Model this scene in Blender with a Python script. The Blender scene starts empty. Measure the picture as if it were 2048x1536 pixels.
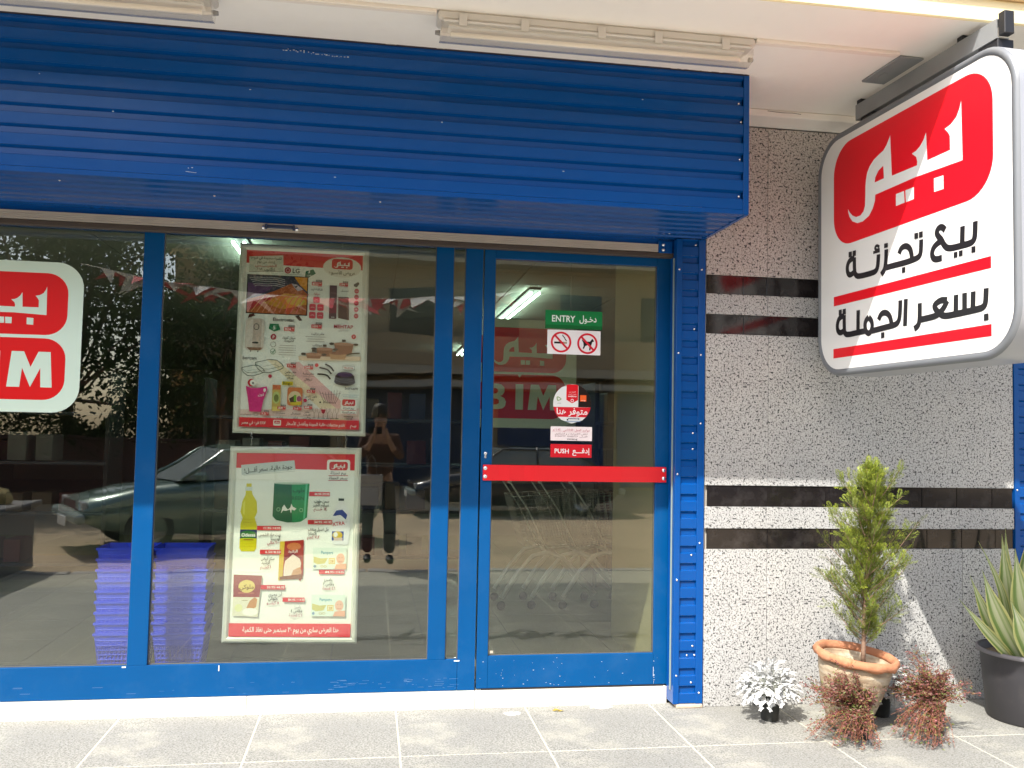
import bpy, math, random
from mathutils import Vector, Matrix
random.seed(7)
SC = bpy.context.scene
COL = SC.collection

# ---------------------------------------------------------------- camera, light, exposure
cam_d = bpy.data.cameras.new("camera"); cam = bpy.data.objects.new("camera", cam_d); COL.objects.link(cam)
yaw, pitch, roll = math.radians(8.91), math.radians(3.145), math.radians(1.109)
fw = Vector((math.sin(yaw)*math.cos(pitch), math.cos(yaw)*math.cos(pitch), math.sin(pitch)))
rt = Vector((math.cos(yaw), -math.sin(yaw), 0)); up = rt.cross(fw)
r2 = rt*math.cos(roll)+up*math.sin(roll); u2 = -rt*math.sin(roll)+up*math.cos(roll)
M3 = Matrix((r2, u2, -fw)).transposed().to_4x4(); M3.translation = Vector((0, -4.87, 1.5))
cam.matrix_world = M3
cam_d.sensor_width = 36; cam_d.lens = 36*1800/2048; cam_d.clip_start = 0.02; cam_d.clip_end = 600
SC.camera = cam
TRAVEL = Vector((0.5, 0.66, -1.0))            # direction the sunlight travels
W = bpy.data.worlds.new("World"); SC.world = W; W.use_nodes = True
nt = W.node_tree; nt.nodes.clear()
sky = nt.nodes.new('ShaderNodeTexSky'); sky.sky_type = 'NISHITA'; sky.sun_disc = False
sky.sun_elevation = math.atan2(1.0, math.hypot(0.5, 0.66)); sky.sun_rotation = math.atan2(-0.5, -0.66)
sky.dust_density = 2.5; sky.air_density = 1.0
bg = nt.nodes.new('ShaderNodeBackground'); bg.inputs['Strength'].default_value = 0.15
wo = nt.nodes.new('ShaderNodeOutputWorld')
nt.links.new(sky.outputs[0], bg.inputs[0]); nt.links.new(bg.outputs[0], wo.inputs[0])
sl = bpy.data.lights.new("sun", 'SUN'); sl.energy = 2.9; sl.angle = math.radians(0.5); sl.color = (1, 0.965, 0.91)
sun = bpy.data.objects.new("sun", sl); COL.objects.link(sun)
sun.rotation_euler = TRAVEL.to_track_quat('-Z', 'Y').to_euler()
SC.view_settings.view_transform = 'Standard'; SC.view_settings.look = 'None'
SC.view_settings.exposure = 1.5; SC.view_settings.gamma = 1; SC.view_settings.use_curve_mapping = False
SC.render.engine = 'CYCLES'
SC.cycles.max_bounces = 10; SC.cycles.diffuse_bounces = 5; SC.cycles.transparent_max_bounces = 24
SC.cycles.glossy_bounces = 5; SC.cycles.sample_clamp_indirect = 6.0
try: SC.cycles.use_denoising = True
except Exception: pass

# ---------------------------------------------------------------- helpers
def C(r, g, b):
    f = lambda c: (c/255/12.92) if c/255 <= 0.04045 else ((c/255+0.055)/1.055)**2.4
    return (f(r), f(g), f(b))
MC = {}
def mat(name, col, rough=0.5, metal=0.0, spec=0.5, vary=0.0, vscale=8, bump=0.0, bscale=60, coat=0.0, emit=None, estr=0, dirt=None, dirt_amt=0.0, dscale=5):
    if name in MC: return MC[name]
    m = bpy.data.materials.new(name); m.use_nodes = True; MC[name] = m
    n = m.node_tree; b = n.nodes['Principled BSDF']
    b.inputs['Base Color'].default_value = (*col, 1); b.inputs['Roughness'].default_value = rough
    b.inputs['Metallic'].default_value = metal; b.inputs['Specular IOR Level'].default_value = spec
    b.inputs['Coat Weight'].default_value = coat; b.inputs['Coat Roughness'].default_value = 0.08
    tc = n.nodes.new('ShaderNodeTexCoord')
    last = None
    if vary > 0:
        t = n.nodes.new('ShaderNodeTexNoise'); t.inputs['Scale'].default_value = vscale; t.inputs['Detail'].default_value = 6
        n.links.new(tc.outputs['Object'], t.inputs['Vector'])
        h = n.nodes.new('ShaderNodeMix'); h.data_type = 'RGBA'
        h.inputs[6].default_value = (*[max(0, c*(1-vary)) for c in col], 1); h.inputs[7].default_value = (*[min(1, c*(1+vary)) for c in col], 1)
        n.links.new(t.outputs['Fac'], h.inputs[0]); last = h.outputs[2]
    if dirt is not None:
        t = n.nodes.new('ShaderNodeTexNoise'); t.inputs['Scale'].default_value = dscale; t.inputs['Detail'].default_value = 12; t.inputs['Roughness'].default_value = 0.7
        n.links.new(tc.outputs['Object'], t.inputs['Vector'])
        r = n.nodes.new('ShaderNodeValToRGB'); r.color_ramp.elements[0].position = 0.5; r.color_ramp.elements[1].position = 0.78
        r.color_ramp.elements[0].color = (0, 0, 0, 1); r.color_ramp.elements[1].color = (dirt_amt,)*3+(1,)
        n.links.new(t.outputs['Fac'], r.inputs[0])
        h = n.nodes.new('ShaderNodeMix'); h.data_type = 'RGBA'; h.inputs[7].default_value = (*dirt, 1)
        n.links.new(r.outputs[0], h.inputs[0])
        if last: n.links.new(last, h.inputs[6])
        else: h.inputs[6].default_value = (*col, 1)
        last = h.outputs[2]
    if last: n.links.new(last, b.inputs['Base Color'])
    if bump > 0:
        t = n.nodes.new('ShaderNodeTexNoise'); t.inputs['Scale'].default_value = bscale; t.inputs['Detail'].default_value = 4
        n.links.new(tc.outputs['Object'], t.inputs['Vector'])
        bp = n.nodes.new('ShaderNodeBump'); bp.inputs['Strength'].default_value = bump; bp.inputs['Distance'].default_value = 0.01
        n.links.new(t.outputs['Fac'], bp.inputs['Height']); n.links.new(bp.outputs[0], b.inputs['Normal'])
    if emit:
        b.inputs['Emission Color'].default_value = (*emit, 1); b.inputs['Emission Strength'].default_value = estr
    return m

def speckle(name, base, mid, dark, scale, rough, t1=0.50, t2=0.60, tint=None, dk=1.25, stain=None):
    """polished terrazzo / granite: pale chips, grey veils, black specks"""
    m = bpy.data.materials.new(name); m.use_nodes = True; MC[name] = m
    n = m.node_tree; b = n.nodes['Principled BSDF']; b.inputs['Roughness'].default_value = rough
    tc = n.nodes.new('ShaderNodeTexCoord')
    def noise(s, d, off, rg=0.6):
        mp = n.nodes.new('ShaderNodeMapping'); mp.inputs['Location'].default_value = off
        n.links.new(tc.outputs['Object'], mp.inputs[0])
        t = n.nodes.new('ShaderNodeTexNoise'); t.inputs['Scale'].default_value = s; t.inputs['Detail'].default_value = d; t.inputs['Roughness'].default_value = rg
        n.links.new(mp.outputs[0], t.inputs['Vector']); return t.outputs['Fac']
    def ramp(src, a, c):
        r = n.nodes.new('ShaderNodeValToRGB'); r.color_ramp.elements[0].position = a; r.color_ramp.elements[1].position = c
        n.links.new(src, r.inputs[0]); return r.outputs[0]
    def mix(f, a, c):
        h = n.nodes.new('ShaderNodeMix'); h.data_type = 'RGBA'; n.links.new(f, h.inputs[0])
        for k, v in ((6, a), (7, c)):
            if isinstance(v, tuple): h.inputs[k].default_value = (*v, 1)
            else: n.links.new(v, h.inputs[k])
        return h.outputs[2]
    big = noise(1.3, 3, (3, 1, 2))
    lo = tuple(c*k for c, k in zip(base, (0.80, 0.81, 0.84)))
    c0 = mix(ramp(big, 0.35, 0.65), lo, tint or base)
    c1 = mix(ramp(noise(scale, 2, (0, 0, 0)), t1-0.03, t1+0.06), c0, mid)
    c2 = mix(ramp(noise(scale*dk, 1.5, (7, 3, 5)), t2-0.02, t2+0.035), c1, dark)
    v = n.nodes.new('ShaderNodeTexVoronoi'); v.inputs['Scale'].default_value = scale*dk*0.55; n.links.new(tc.outputs['Object'], v.inputs['Vector'])
    c3 = mix(ramp(v.outputs['Distance'], 0.10, 0.17), dark, c2)
    if stain: c3 = mix(ramp(noise(2.3, 8, (2, 9, 4), .72), 0.52, 0.80), c3, stain)
    n.links.new(c3, b.inputs['Base Color'])
    return m

class MB:
    def __init__(s): s.v = []; s.f = []; s.sm = []
    def add(s, vs, fs, smooth=False):
        o = len(s.v); s.v += [tuple(p) for p in vs]
        for f in fs: s.f.append(tuple(i+o for i in f)); s.sm.append(smooth)
        return s
    def box(s, x0, x1, y0, y1, z0, z1, b=0.0):
        if b <= 0:
            vs = [(x, y, z) for z in (z0, z1) for y in (y0, y1) for x in (x0, x1)]
            return s.add(vs, [(0, 2, 3, 1), (4, 5, 7, 6), (0, 1, 5, 4), (2, 6, 7, 3), (0, 4, 6, 2), (1, 3, 7, 5)])
        b = min(b, (x1-x0)*.45, (y1-y0)*.45, (z1-z0)*.45)
        X, Y, Z = (x0, x1), (y0, y1), (z0, z1); vs = []; idx = {}
        for i in (0, 1):
            for j in (0, 1):
                for k in (0, 1):
                    sx, sy, sz = (b if i == 0 else -b), (b if j == 0 else -b), (b if k == 0 else -b)
                    idx[i, j, k, 'x'] = len(vs); vs.append((X[i], Y[j]+sy, Z[k]+sz))
                    idx[i, j, k, 'y'] = len(vs); vs.append((X[i]+sx, Y[j], Z[k]+sz))
                    idx[i, j, k, 'z'] = len(vs); vs.append((X[i]+sx, Y[j]+sy, Z[k]))
        g = lambda *a: idx[a]; fs = []
        for i in (0, 1):
            q = [g(i, 0, 0, 'x'), g(i, 1, 0, 'x'), g(i, 1, 1, 'x'), g(i, 0, 1, 'x')]; fs.append(q if i else q[::-1])
            q = [g(0, i, 0, 'y'), g(0, i, 1, 'y'), g(1, i, 1, 'y'), g(1, i, 0, 'y')]; fs.append(q if i else q[::-1])
            q = [g(0, 0, i, 'z'), g(1, 0, i, 'z'), g(1, 1, i, 'z'), g(0, 1, i, 'z')]; fs.append(q if i else q[::-1])
        for i in (0, 1):
            for j in (0, 1):
                fs.append([g(i, j, 0, 'x'), g(i, j, 0, 'y'), g(i, j, 1, 'y'), g(i, j, 1, 'x')] if (i+j) % 2 == 0 else [g(i, j, 1, 'x'), g(i, j, 1, 'y'), g(i, j, 0, 'y'), g(i, j, 0, 'x')])
                fs.append([g(i, 0, j, 'z'), g(i, 0, j, 'x'), g(i, 1, j, 'x'), g(i, 1, j, 'z')] if (i+j) % 2 == 0 else [g(i, 1, j, 'z'), g(i, 1, j, 'x'), g(i, 0, j, 'x'), g(i, 0, j, 'z')])
                fs.append([g(0, i, j, 'y'), g(0, i, j, 'z'), g(1, i, j, 'z'), g(1, i, j, 'y')] if (i+j) % 2 == 0 else [g(1, i, j, 'y'), g(1, i, j, 'z'), g(0, i, j, 'z'), g(0, i, j, 'y')])
                for k in (0, 1):
                    q = [g(i, j, k, 'x'), g(i, j, k, 'y'), g(i, j, k, 'z')]; fs.append(q if (i+j+k) % 2 else q[::-1])
        return s.add(vs, fs)
    def tube(s, pts, r, n=8, cap=True, smooth=True):
        pts = [Vector(p) for p in pts]; rings = []; o = len(s.v)
        rr = r if isinstance(r, (list, tuple)) else [r]*len(pts)
        a = None
        for i, p in enumerate(pts):
            d = (pts[min(i+1, len(pts)-1)]-pts[max(i-1, 0)]).normalized()
            if a is None: a = d.orthogonal().normalized()
            a = (a-d*a.dot(d)).normalized() if (a-d*a.dot(d)).length > 1e-6 else d.orthogonal().normalized()
            b = d.cross(a)
            for k in range(n):
                t = 2*math.pi*k/n; s.v.append(tuple(p+(a*math.cos(t)+b*math.sin(t))*rr[i]))
        for i in range(len(pts)-1):
            for k in range(n):
                s.f.append((o+i*n+k, o+i*n+(k+1) % n, o+(i+1)*n+(k+1) % n, o+(i+1)*n+k)); s.sm.append(smooth)
        if cap:
            s.f.append(tuple(o+k for k in range(n))[::-1]); s.sm.append(False)
            e = o+(len(pts)-1)*n; s.f.append(tuple(e+k for k in range(n))); s.sm.append(False)
        return s
    def lathe(s, prof, c=(0, 0, 0), n=32, smooth=True, axis='z'):
        o = len(s.v)
        for r, z in prof:
            for k in range(n):
                t = 2*math.pi*k/n
                p = (r*math.cos(t), r*math.sin(t), z)
                if axis == 'y': p = (r*math.cos(t), z, r*math.sin(t))
                s.v.append((c[0]+p[0], c[1]+p[1], c[2]+p[2]))
        for i in range(len(prof)-1):
            for k in range(n):
                q = (o+i*n+k, o+i*n+(k+1) % n, o+(i+1)*n+(k+1) % n, o+(i+1)*n+k)
                s.f.append(q if axis == 'z' else q[::-1]); s.sm.append(smooth)
        return s
    def prism(s, poly, h, f3):
        """poly: 2D outline, h: (h0,h1), f3(a,b,h)->xyz"""
        n = len(poly); vs = [f3(a, b, h[0]) for a, b in poly]+[f3(a, b, h[1]) for a, b in poly]
        fs = [tuple(range(n))[::-1], tuple(range(n, 2*n))]+[(i, (i+1) % n, n+(i+1) % n, n+i) for i in range(n)]
        return s.add(vs, fs)
    def mesh(s, name):
        me = bpy.data.meshes.new(name); me.from_pydata(s.v, [], s.f); me.update()
        me.polygons.foreach_set('use_smooth', s.sm); return me
    def obj(s, name, m, parent=None, loc=(0, 0, 0), **kw):
        return link(name, s.mesh(name), m, parent, loc, **kw)
def link(name, me, m, parent=None, loc=(0, 0, 0), rot=None, **kw):
    o = bpy.data.objects.new(name, me); COL.objects.link(o)
    if m is not None and not me.materials: me.materials.append(m)
    o.location = loc
    if rot: o.rotation_euler = rot
    if parent: o.parent = parent
    for k, v in kw.items():
        o[k] = v
    return o
def thing(name, label, cat, loc=(0, 0, 0), rot=None, group=None):
    o = bpy.data.objects.new(name, None); COL.objects.link(o); o.location = loc; o.empty_display_size = 0.1
    if rot: o.rotation_euler = rot
    o['label'] = label; o['category'] = cat
    if group: o['group'] = group
    return o
def tag(o, label, cat, group=None):
    o['label'] = label; o['category'] = cat
    if group: o['group'] = group
    return o
def children(o): return [c for c in bpy.data.objects if c.parent == o]
def dup(o, loc, label=None, rotz=None):
    r = o.copy(); COL.objects.link(r); r.location = loc
    if label: r['label'] = label
    if rotz is not None: r.rotation_euler = (0, 0, rotz)
    for ch in children(o):
        if ch == r: continue
        c = ch.copy(); COL.objects.link(c); c.parent = r
        for g in children(ch):
            if g == c: continue
            d = g.copy(); COL.objects.link(d); d.parent = c
    return r

# ---------------------------------------------------------------- lettering
AR = {}
for base, cps in {'ا': (0xFE8D, 0xFE8E), 'أ': (0xFE83, 0xFE84), 'إ': (0xFE87, 0xFE88), 'ة': (0xFE93, 0xFE94), 'د': (0xFEA9, 0xFEAA), 'ذ': (0xFEAB, 0xFEAC),
                  'ر': (0xFEAD, 0xFEAE), 'ز': (0xFEAF, 0xFEB0), 'و': (0xFEED, 0xFEEE), 'ى': (0xFEEF, 0xFEF0)}.items(): AR[base] = cps
for base, st in {'ئ': 0xFE89, 'ب': 0xFE8F, 'ت': 0xFE95, 'ث': 0xFE99, 'ج': 0xFE9D, 'ح': 0xFEA1, 'خ': 0xFEA5, 'س': 0xFEB1, 'ش': 0xFEB5, 'ص': 0xFEB9, 'ض': 0xFEBD,
                 'ط': 0xFEC1, 'ظ': 0xFEC5, 'ع': 0xFEC9, 'غ': 0xFECD, 'ف': 0xFED1, 'ق': 0xFED5, 'ك': 0xFED9, 'ل': 0xFEDD, 'م': 0xFEE1, 'ن': 0xFEE5, 'ه': 0xFEE9, 'ي': 0xFEF1}.items():
    AR[base] = (st, st+1, st+2, st+3)
def shape_ar(t):
    if not any('\u0600' <= c <= '\u06ff' for c in t): return t
    t = t.replace('لا', '\ufffa').replace('لأ', '\ufff9')
    out = []
    def dual(c): return c == 'ـ' or (c in AR and len(AR[c]) == 4)
    def joins(c): return c == 'ـ' or c in AR or c in '\ufffa\ufff9'
    for i, c in enumerate(t):
        p = i > 0 and dual(t[i-1]) and joins(c); nx = i+1 < len(t) and dual(c) and joins(t[i+1])
        if c == '\ufffa': out.append(chr(0xFEFC if p else 0xFEFB))
        elif c == '\ufff9': out.append(chr(0xFEF8 if p else 0xFEF7))
        elif c in AR:
            f = AR[c]; k = (3 if nx else 1) if p else (2 if nx else 0)
            out.append(chr(f[k] if k < len(f) else f[1 if p else 0]))
        else: out.append(c)
    res = []; run = []
    for c in out:                                    # digits and Latin keep their own direction
        if c.isdigit() or c in '.:' or ('A' <= c <= 'z'): run.append(c)
        else:
            if run: res.append(''.join(run)); run = []
            res.append(c)
    if run: res.append(''.join(run))
    return ''.join(res[::-1])
GL = {}
def conv(s, off):
    c = bpy.data.curves.new('letters', 'FONT'); c.body = s; c.resolution_u = 2; c.offset = off; c.dimensions = '2D'; c.fill_mode = 'FRONT'
    o = bpy.data.objects.new('letters', c); COL.objects.link(o)
    dg = bpy.context.evaluated_depsgraph_get(); dg.update(); ev = o.evaluated_get(dg); me = ev.to_mesh()
    v = [(p.co.x, p.co.y) for p in me.vertices]; f = [tuple(p.vertices) for p in me.polygons]
    ev.to_mesh_clear(); bpy.data.objects.remove(o); bpy.data.curves.remove(c); return v, f
def glyph(ch, bold):
    k = (ch, bold)
    if k not in GL:
        off = 0.018 if bold else 0.0
        if ch == ' ': GL[k] = ([], [], 0.27); return GL[k]
        v, f = conv(ch, off); v2, _ = conv(ch+'I', off); v3, _ = conv('I', off)
        GL[k] = (v, f, max(p[0] for p in v2)-max(p[0] for p in v3) if v2 and v3 else 0.5)
    return GL[k]

class Print:
    """flat printing built up in hair-thin layers; f3(u,v,h) maps the sheet to space; colours go in a colour attribute"""
    def __init__(s, f3, step=0.00015): s.f3 = f3; s.h = 0; s.step = step; s.v = []; s.f = []; s.c = []
    def _add(s, vs, fs, col, h=None):
        o = len(s.v); h = s.h if h is None else h
        s.v += [tuple(s.f3(a, b, h)) for a, b in vs]
        for f in fs: s.f.append(tuple(i+o for i in f)); s.c.append(col)
    def up(s): s.h += s.step
    def poly(s, pts, col): s.up(); s._add(pts, [tuple(range(len(pts)))], col)
    def rect(s, a, b, c, d, col): s.poly([(a, b), (c, b), (c, d), (a, d)], col)
    def ell(s, cx, cy, rx, ry, col, n=24): s.poly([(cx+rx*math.cos(2*math.pi*k/n), cy+ry*math.sin(2*math.pi*k/n)) for k in range(n)], col)
    def rrect(s, a, b, c, d, r, col, n=8, ry=None):
        ry = ry or r; pts = []
        for cx, cy, t0 in ((c-r, d-ry, 0), (a+r, d-ry, 90), (a+r, b+ry, 180), (c-r, b+ry, 270)):
            for k in range(n+1):
                t = math.radians(t0+90*k/n); pts.append((cx+r*math.cos(t), cy+ry*math.sin(t)))
        s.poly(pts, col)
    def ring(s, cx, cy, rx, ry, wid, col, n=32):
        s.up(); vs = []
        for k in range(n):
            t = 2*math.pi*k/n; vs += [(cx+rx*math.cos(t), cy+ry*math.sin(t)), (cx+(rx-wid)*math.cos(t), cy+(ry-wid*ry/rx)*math.sin(t))]
        s._add(vs, [(2*k, (2*k+2) % (2*n), (2*k+3) % (2*n), 2*k+1) for k in range(n)], col)
    def line(s, pts, w, col, smooth=2):
        s.up(); pts = [Vector(p) for p in pts]
        for _ in range(smooth if len(pts) > 2 else 0):
            q = [pts[0]]
            for i in range(len(pts)-1):
                q += [pts[i]*.75+pts[i+1]*.25, pts[i]*.25+pts[i+1]*.75]
            q.append(pts[-1]); q[1:2] = []; pts = q
        vs = []
        for i, p in enumerate(pts):
            d0 = (p-pts[i-1]).normalized() if i else None; d1 = (pts[i+1]-p).normalized() if i+1 < len(pts) else None
            d = ((d0 or d1)+(d1 or d0)).normalized(); nrm = Vector((-d.y, d.x)); k = 1.0
            if d0 and d1: k = 1/max(0.6, nrm.dot(Vector((-d0.y, d0.x))))
            vs += [tuple(p+nrm*w/2*k), tuple(p-nrm*w/2*k)]
        s._add(vs, [(2*i, 2*i+1, 2*i+3, 2*i+2) for i in range(len(pts)-1)], col)
    def text(s, t, x, y, h, col, align='c', bold=False, sx=1.0, ang=0.0, w=None):
        t = shape_ar(t); adv = 0; items = []
        for ch in t:
            v, f, a = glyph(ch, bold); items.append((v, f, adv)); adv += a
        if w: sx = w/(adv*h) if adv else 1
        x0 = {'c': -adv/2, 'l': 0, 'r': -adv}[align]; ca, sa = math.cos(ang), math.sin(ang)
        s.up(); hs = (s.h, s.h+s.step*0.5); s.up()
        for i, (v, f, a) in enumerate(items):
            pts = []
            for px, py in v:
                X, Y = (px+a+x0)*h*sx, py*h; pts.append((x+X*ca-Y*sa, y+X*sa+Y*ca))
            s._add(pts, f, col, hs[i % 2])
    def obj(s, name, m, parent=None, **kw):
        me = bpy.data.meshes.new(name); me.from_pydata(s.v, [], s.f); me.update()
        ca = me.color_attributes.new('Col', 'FLOAT_COLOR', 'CORNER'); buf = []
        for p, c in zip(me.polygons, s.c): buf += [c[0], c[1], c[2], 1.0]*p.loop_total
        ca.data.foreach_set('color', buf)
        return link(name, me, m, parent, **kw)
def attr_mat(name, rough=0.5, spec=0.4, coat=0.0, trans=0.0):
    m = bpy.data.materials.new(name); m.use_nodes = True; n = m.node_tree; b = n.nodes['Principled BSDF']
    a = n.nodes.new('ShaderNodeAttribute'); a.attribute_name = 'Col'; n.links.new(a.outputs['Color'], b.inputs['Base Color'])
    b.inputs['Roughness'].default_value = rough; b.inputs['Specular IOR Level'].default_value = spec; b.inputs['Coat Weight'].default_value = coat
    if trans > 0:
        t = n.nodes.new('ShaderNodeBsdfTranslucent'); mx = n.nodes.new('ShaderNodeMixShader'); mx.inputs[0].default_value = trans
        n.links.new(a.outputs['Color'], t.inputs[0]); n.links.new(b.outputs[0], mx.inputs[1]); n.links.new(t.outputs[0], mx.inputs[2])
        n.links.new(mx.outputs[0], n.nodes['Material Output'].inputs[0])
    return m
def glass_mat(name, tint=(0.86, 0.9, 0.86), base=0.05, wave=0.0, rough=0.0):
    m = bpy.data.materials.new(name); m.use_nodes = True; n = m.node_tree; n.nodes.clear()
    t = n.nodes.new('ShaderNodeBsdfTransparent'); t.inputs[0].default_value = (*tint, 1)
    g = n.nodes.new('ShaderNodeBsdfGlossy'); g.inputs['Roughness'].default_value = rough; g.inputs['Color'].default_value = (1, 1, 1, 1)
    lw = n.nodes.new('ShaderNodeLayerWeight'); lw.inputs[0].default_value = 0.5
    p = n.nodes.new('ShaderNodeMath'); p.operation = 'POWER'; p.inputs[1].default_value = 4.0; n.links.new(lw.outputs['Facing'], p.inputs[0])
    a = n.nodes.new('ShaderNodeMath'); a.operation = 'MULTIPLY_ADD'; a.inputs[1].default_value = 0.9; a.inputs[2].default_value = base; n.links.new(p.outputs[0], a.inputs[0])
    mx = n.nodes.new('ShaderNodeMixShader'); n.links.new(a.outputs[0], mx.inputs[0]); n.links.new(t.outputs[0], mx.inputs[1]); n.links.new(g.outputs[0], mx.inputs[2])
    if wave > 0:
        tc = n.nodes.new('ShaderNodeTexCoord'); ns = n.nodes.new('ShaderNodeTexNoise'); ns.inputs['Scale'].default_value = 2.2; ns.inputs['Detail'].default_value = 1.0
        n.links.new(tc.outputs['Object'], ns.inputs['Vector'])
        bp = n.nodes.new('ShaderNodeBump'); bp.inputs['Strength'].default_value = wave; bp.inputs['Distance'].default_value = 0.02
        n.links.new(ns.outputs['Fac'], bp.inputs['Height']); n.links.new(bp.outputs[0], g.inputs['Normal'])
    o = n.nodes.new('ShaderNodeOutputMaterial'); n.links.new(mx.outputs[0], o.inputs[0]); return m

# ---------------------------------------------------------------- materials
BLUE = mat('blue_paint', (0.001, 0.064, 0.20), 0.27, spec=0.18, vary=0.10, vscale=3, bump=0.02, bscale=90, dirt=(0.20, 0.33, 0.45), dirt_amt=0.05, dscale=4)
BLUES = mat('shutter_blue', (0.001, 0.062, 0.255), 0.22, spec=0.26, vary=0.14, vscale=1.3, bump=0.05, bscale=4, dirt=(0.15, 0.26, 0.42), dirt_amt=0.04, dscale=6)
WHITEP = mat('ceiling_plaster', (0.86, 0.83, 0.77), 0.85, vary=0.03, vscale=1.2, bump=0.22, bscale=9, dirt=(0.58, 0.50, 0.40), dirt_amt=0.14, dscale=1.6)
CREAM = mat('cream_fascia', (0.82, 0.70, 0.42), 0.7, vary=0.1, vscale=5, bump=0.2, bscale=30)
MARBLE = mat('white_marble', (0.74, 0.70, 0.60), 0.35, vary=0.08, vscale=5, dirt=(0.66, 0.58, 0.33), dirt_amt=0.7, dscale=1.6)
ALU = mat('aluminium', (0.74, 0.76, 0.70), 0.42, metal=0.35, vary=0.05, vscale=20)
ALUB = mat('bar_aluminium', (0.55, 0.50, 0.42), 0.5, metal=0.45, vary=0.12, vscale=9)
STEEL = mat('galvanised_steel', (0.72, 0.74, 0.76), 0.25, metal=0.9)
DARK = mat('black_rubber', (0.012, 0.012, 0.014), 0.6)
RED = mat('red_plastic', (0.70, 0.012, 0.02), 0.3, spec=0.5, vary=0.06, vscale=2)
GRAN = speckle('speckled_granite', (0.53, 0.52, 0.485), (0.255, 0.25, 0.235), (0.016, 0.016, 0.018), 112, 0.36, 0.52, 0.60, dk=0.72)
GRANP = speckle('speckled_granite_sign_reflection', (0.62, 0.565, 0.52), (0.30, 0.265, 0.24), (0.016, 0.014, 0.016), 100, 0.38, 0.515, 0.60, dk=0.66)  # top slabs: paler pink tone paints the red sign's reflection into the stone
FLOORM = speckle('pavement_granite', (0.335, 0.33, 0.295), (0.20, 0.195, 0.17), (0.115, 0.115, 0.10), 95, 0.6, 0.50, 0.61, stain=(0.43, 0.415, 0.34))
BLACKT = mat('black_tile', (0.012, 0.010, 0.010), 0.09, spec=0.45, vary=0.4, vscale=9, dirt=(0.12, 0.11, 0.105), dirt_amt=0.22, dscale=9)
GROUT = mat('grout', (0.55, 0.50, 0.42), 0.9, vary=0.15, vscale=20)
MORTAR = mat('mortar_bed', (0.44, 0.42, 0.34), 0.9, vary=0.1, vscale=10)
SIGNW = mat('sign_white_acrylic', (0.83, 0.82, 0.78), 0.22, spec=0.5)
SIGNG = mat('sign_grey_shell', (0.33, 0.34, 0.36), 0.4, metal=0.1, vary=0.05, vscale=4)
GREYS = mat('grey_painted_steel', (0.27, 0.28, 0.28), 0.5, metal=0.2, vary=0.15, vscale=8)
PRINT = attr_mat('printed_ink', 0.45)
PRINTG = attr_mat('vinyl_print', 0.33, 0.3)
GLASS = glass_mat('window_glass', wave=0.06, base=0.085, tint=(.86, .88, .83))
GLASSD = glass_mat('door_glass', wave=0.02, base=0.08, tint=(.86, .88, .82))
# ================================================================ ground
m = MB().box(-12, 12, -4.66, 0.10, -0.16, -0.0015)
pave = m.obj('pavement', MORTAR, kind='structure')
TX = [0.179+0.7045*k for k in range(-17, 17)]; TY = [0.098-0.7*k for k in range(0, 8)]
tile_me = {}
for j in range(6):
    for i in range(33):
        w, d = 0.7045-0.010, 0.7-0.010
        y1 = TY[j]-0.005; y0 = y1-d
        if j == 5: d = 0.45; y0 = y1-d
        key = (d, i % 3)
        if key not in tile_me:
            tile_me[key] = MB().box(-w/2, w/2, -d/2, d/2, -0.012, 0, 0.0015).mesh('paving_tile'); tile_me[key].materials.append(FLOORM)
        link('paving_tile', tile_me[key], None, pave, ((TX[i]+0.7045/2), (y0+y1)/2, random.uniform(-0.0006, 0.0006)))
kerb = thing('kerb', 'pale stone kerb along the street edge of the pavement', 'kerb', (0, -4.76, 0)); kerb['kind'] = 'structure'
kme = MB().box(-0.49, 0.49, -0.09, 0.09, -0.2, 0.004, 0.012).mesh('kerb_stone'); KST = mat('kerb_stone', (0.40, 0.38, 0.34), 0.8, vary=0.2, vscale=5, bump=0.2); kme.materials.append(KST)
for i in range(22): link('kerb_stone', kme, None, kerb, (-10.5+i, 0, random.uniform(-.006, .004)))
SAND = mat('sandy_road', (0.46, 0.345, 0.215), 0.95, vary=0.25, vscale=0.8, bump=0.5, bscale=6, dirt=(0.2, 0.16, 0.11), dirt_amt=0.6, dscale=0.35)
gv = []; gf = []; n = 30
for j in range(n+1):
    for i in range(n+1):
        x = -70+140*i/n; y = -4.85-75*(j/n)**1.6
        gv.append((x, y, -0.14+0.03*math.sin(x*.9+j)*math.cos(y*.7)*(1 if j else 0)))
for j in range(n):
    for i in range(n): gf.append((j*(n+1)+i, (j+1)*(n+1)+i, (j+1)*(n+1)+i+1, j*(n+1)+i+1))
me = bpy.data.meshes.new('road'); me.from_pydata(gv, [], gf); me.update(); link('road', me, SAND, kind='structure')
m = MB().box(-70, 70, 22, 90, -0.2, -0.02).box(-70, -12.01, -4.66, 22, -0.2, -0.02).box(12.01, 70, -4.66, 22, -0.2, -0.02)
m.obj('ground', SAND, kind='structure')

# ---- marble step under the shopfront
st = thing('door_step', 'white marble step running under the blue shopfront and door', 'step', (0, 0.11, 0))
mb = mat('plaster_dab', (0.72, 0.68, 0.58), 0.9, vary=0.2, vscale=30)
for x0, x1 in ((-6.0, -3.02), (-3.018, -0.602), (-0.6, 0.608), (0.61, 1.70)):
    MB().box(x0, x1, -0.005, 0.20, -0.012, 0.088, 0.003).obj('step_slab', MARBLE, st)
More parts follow.
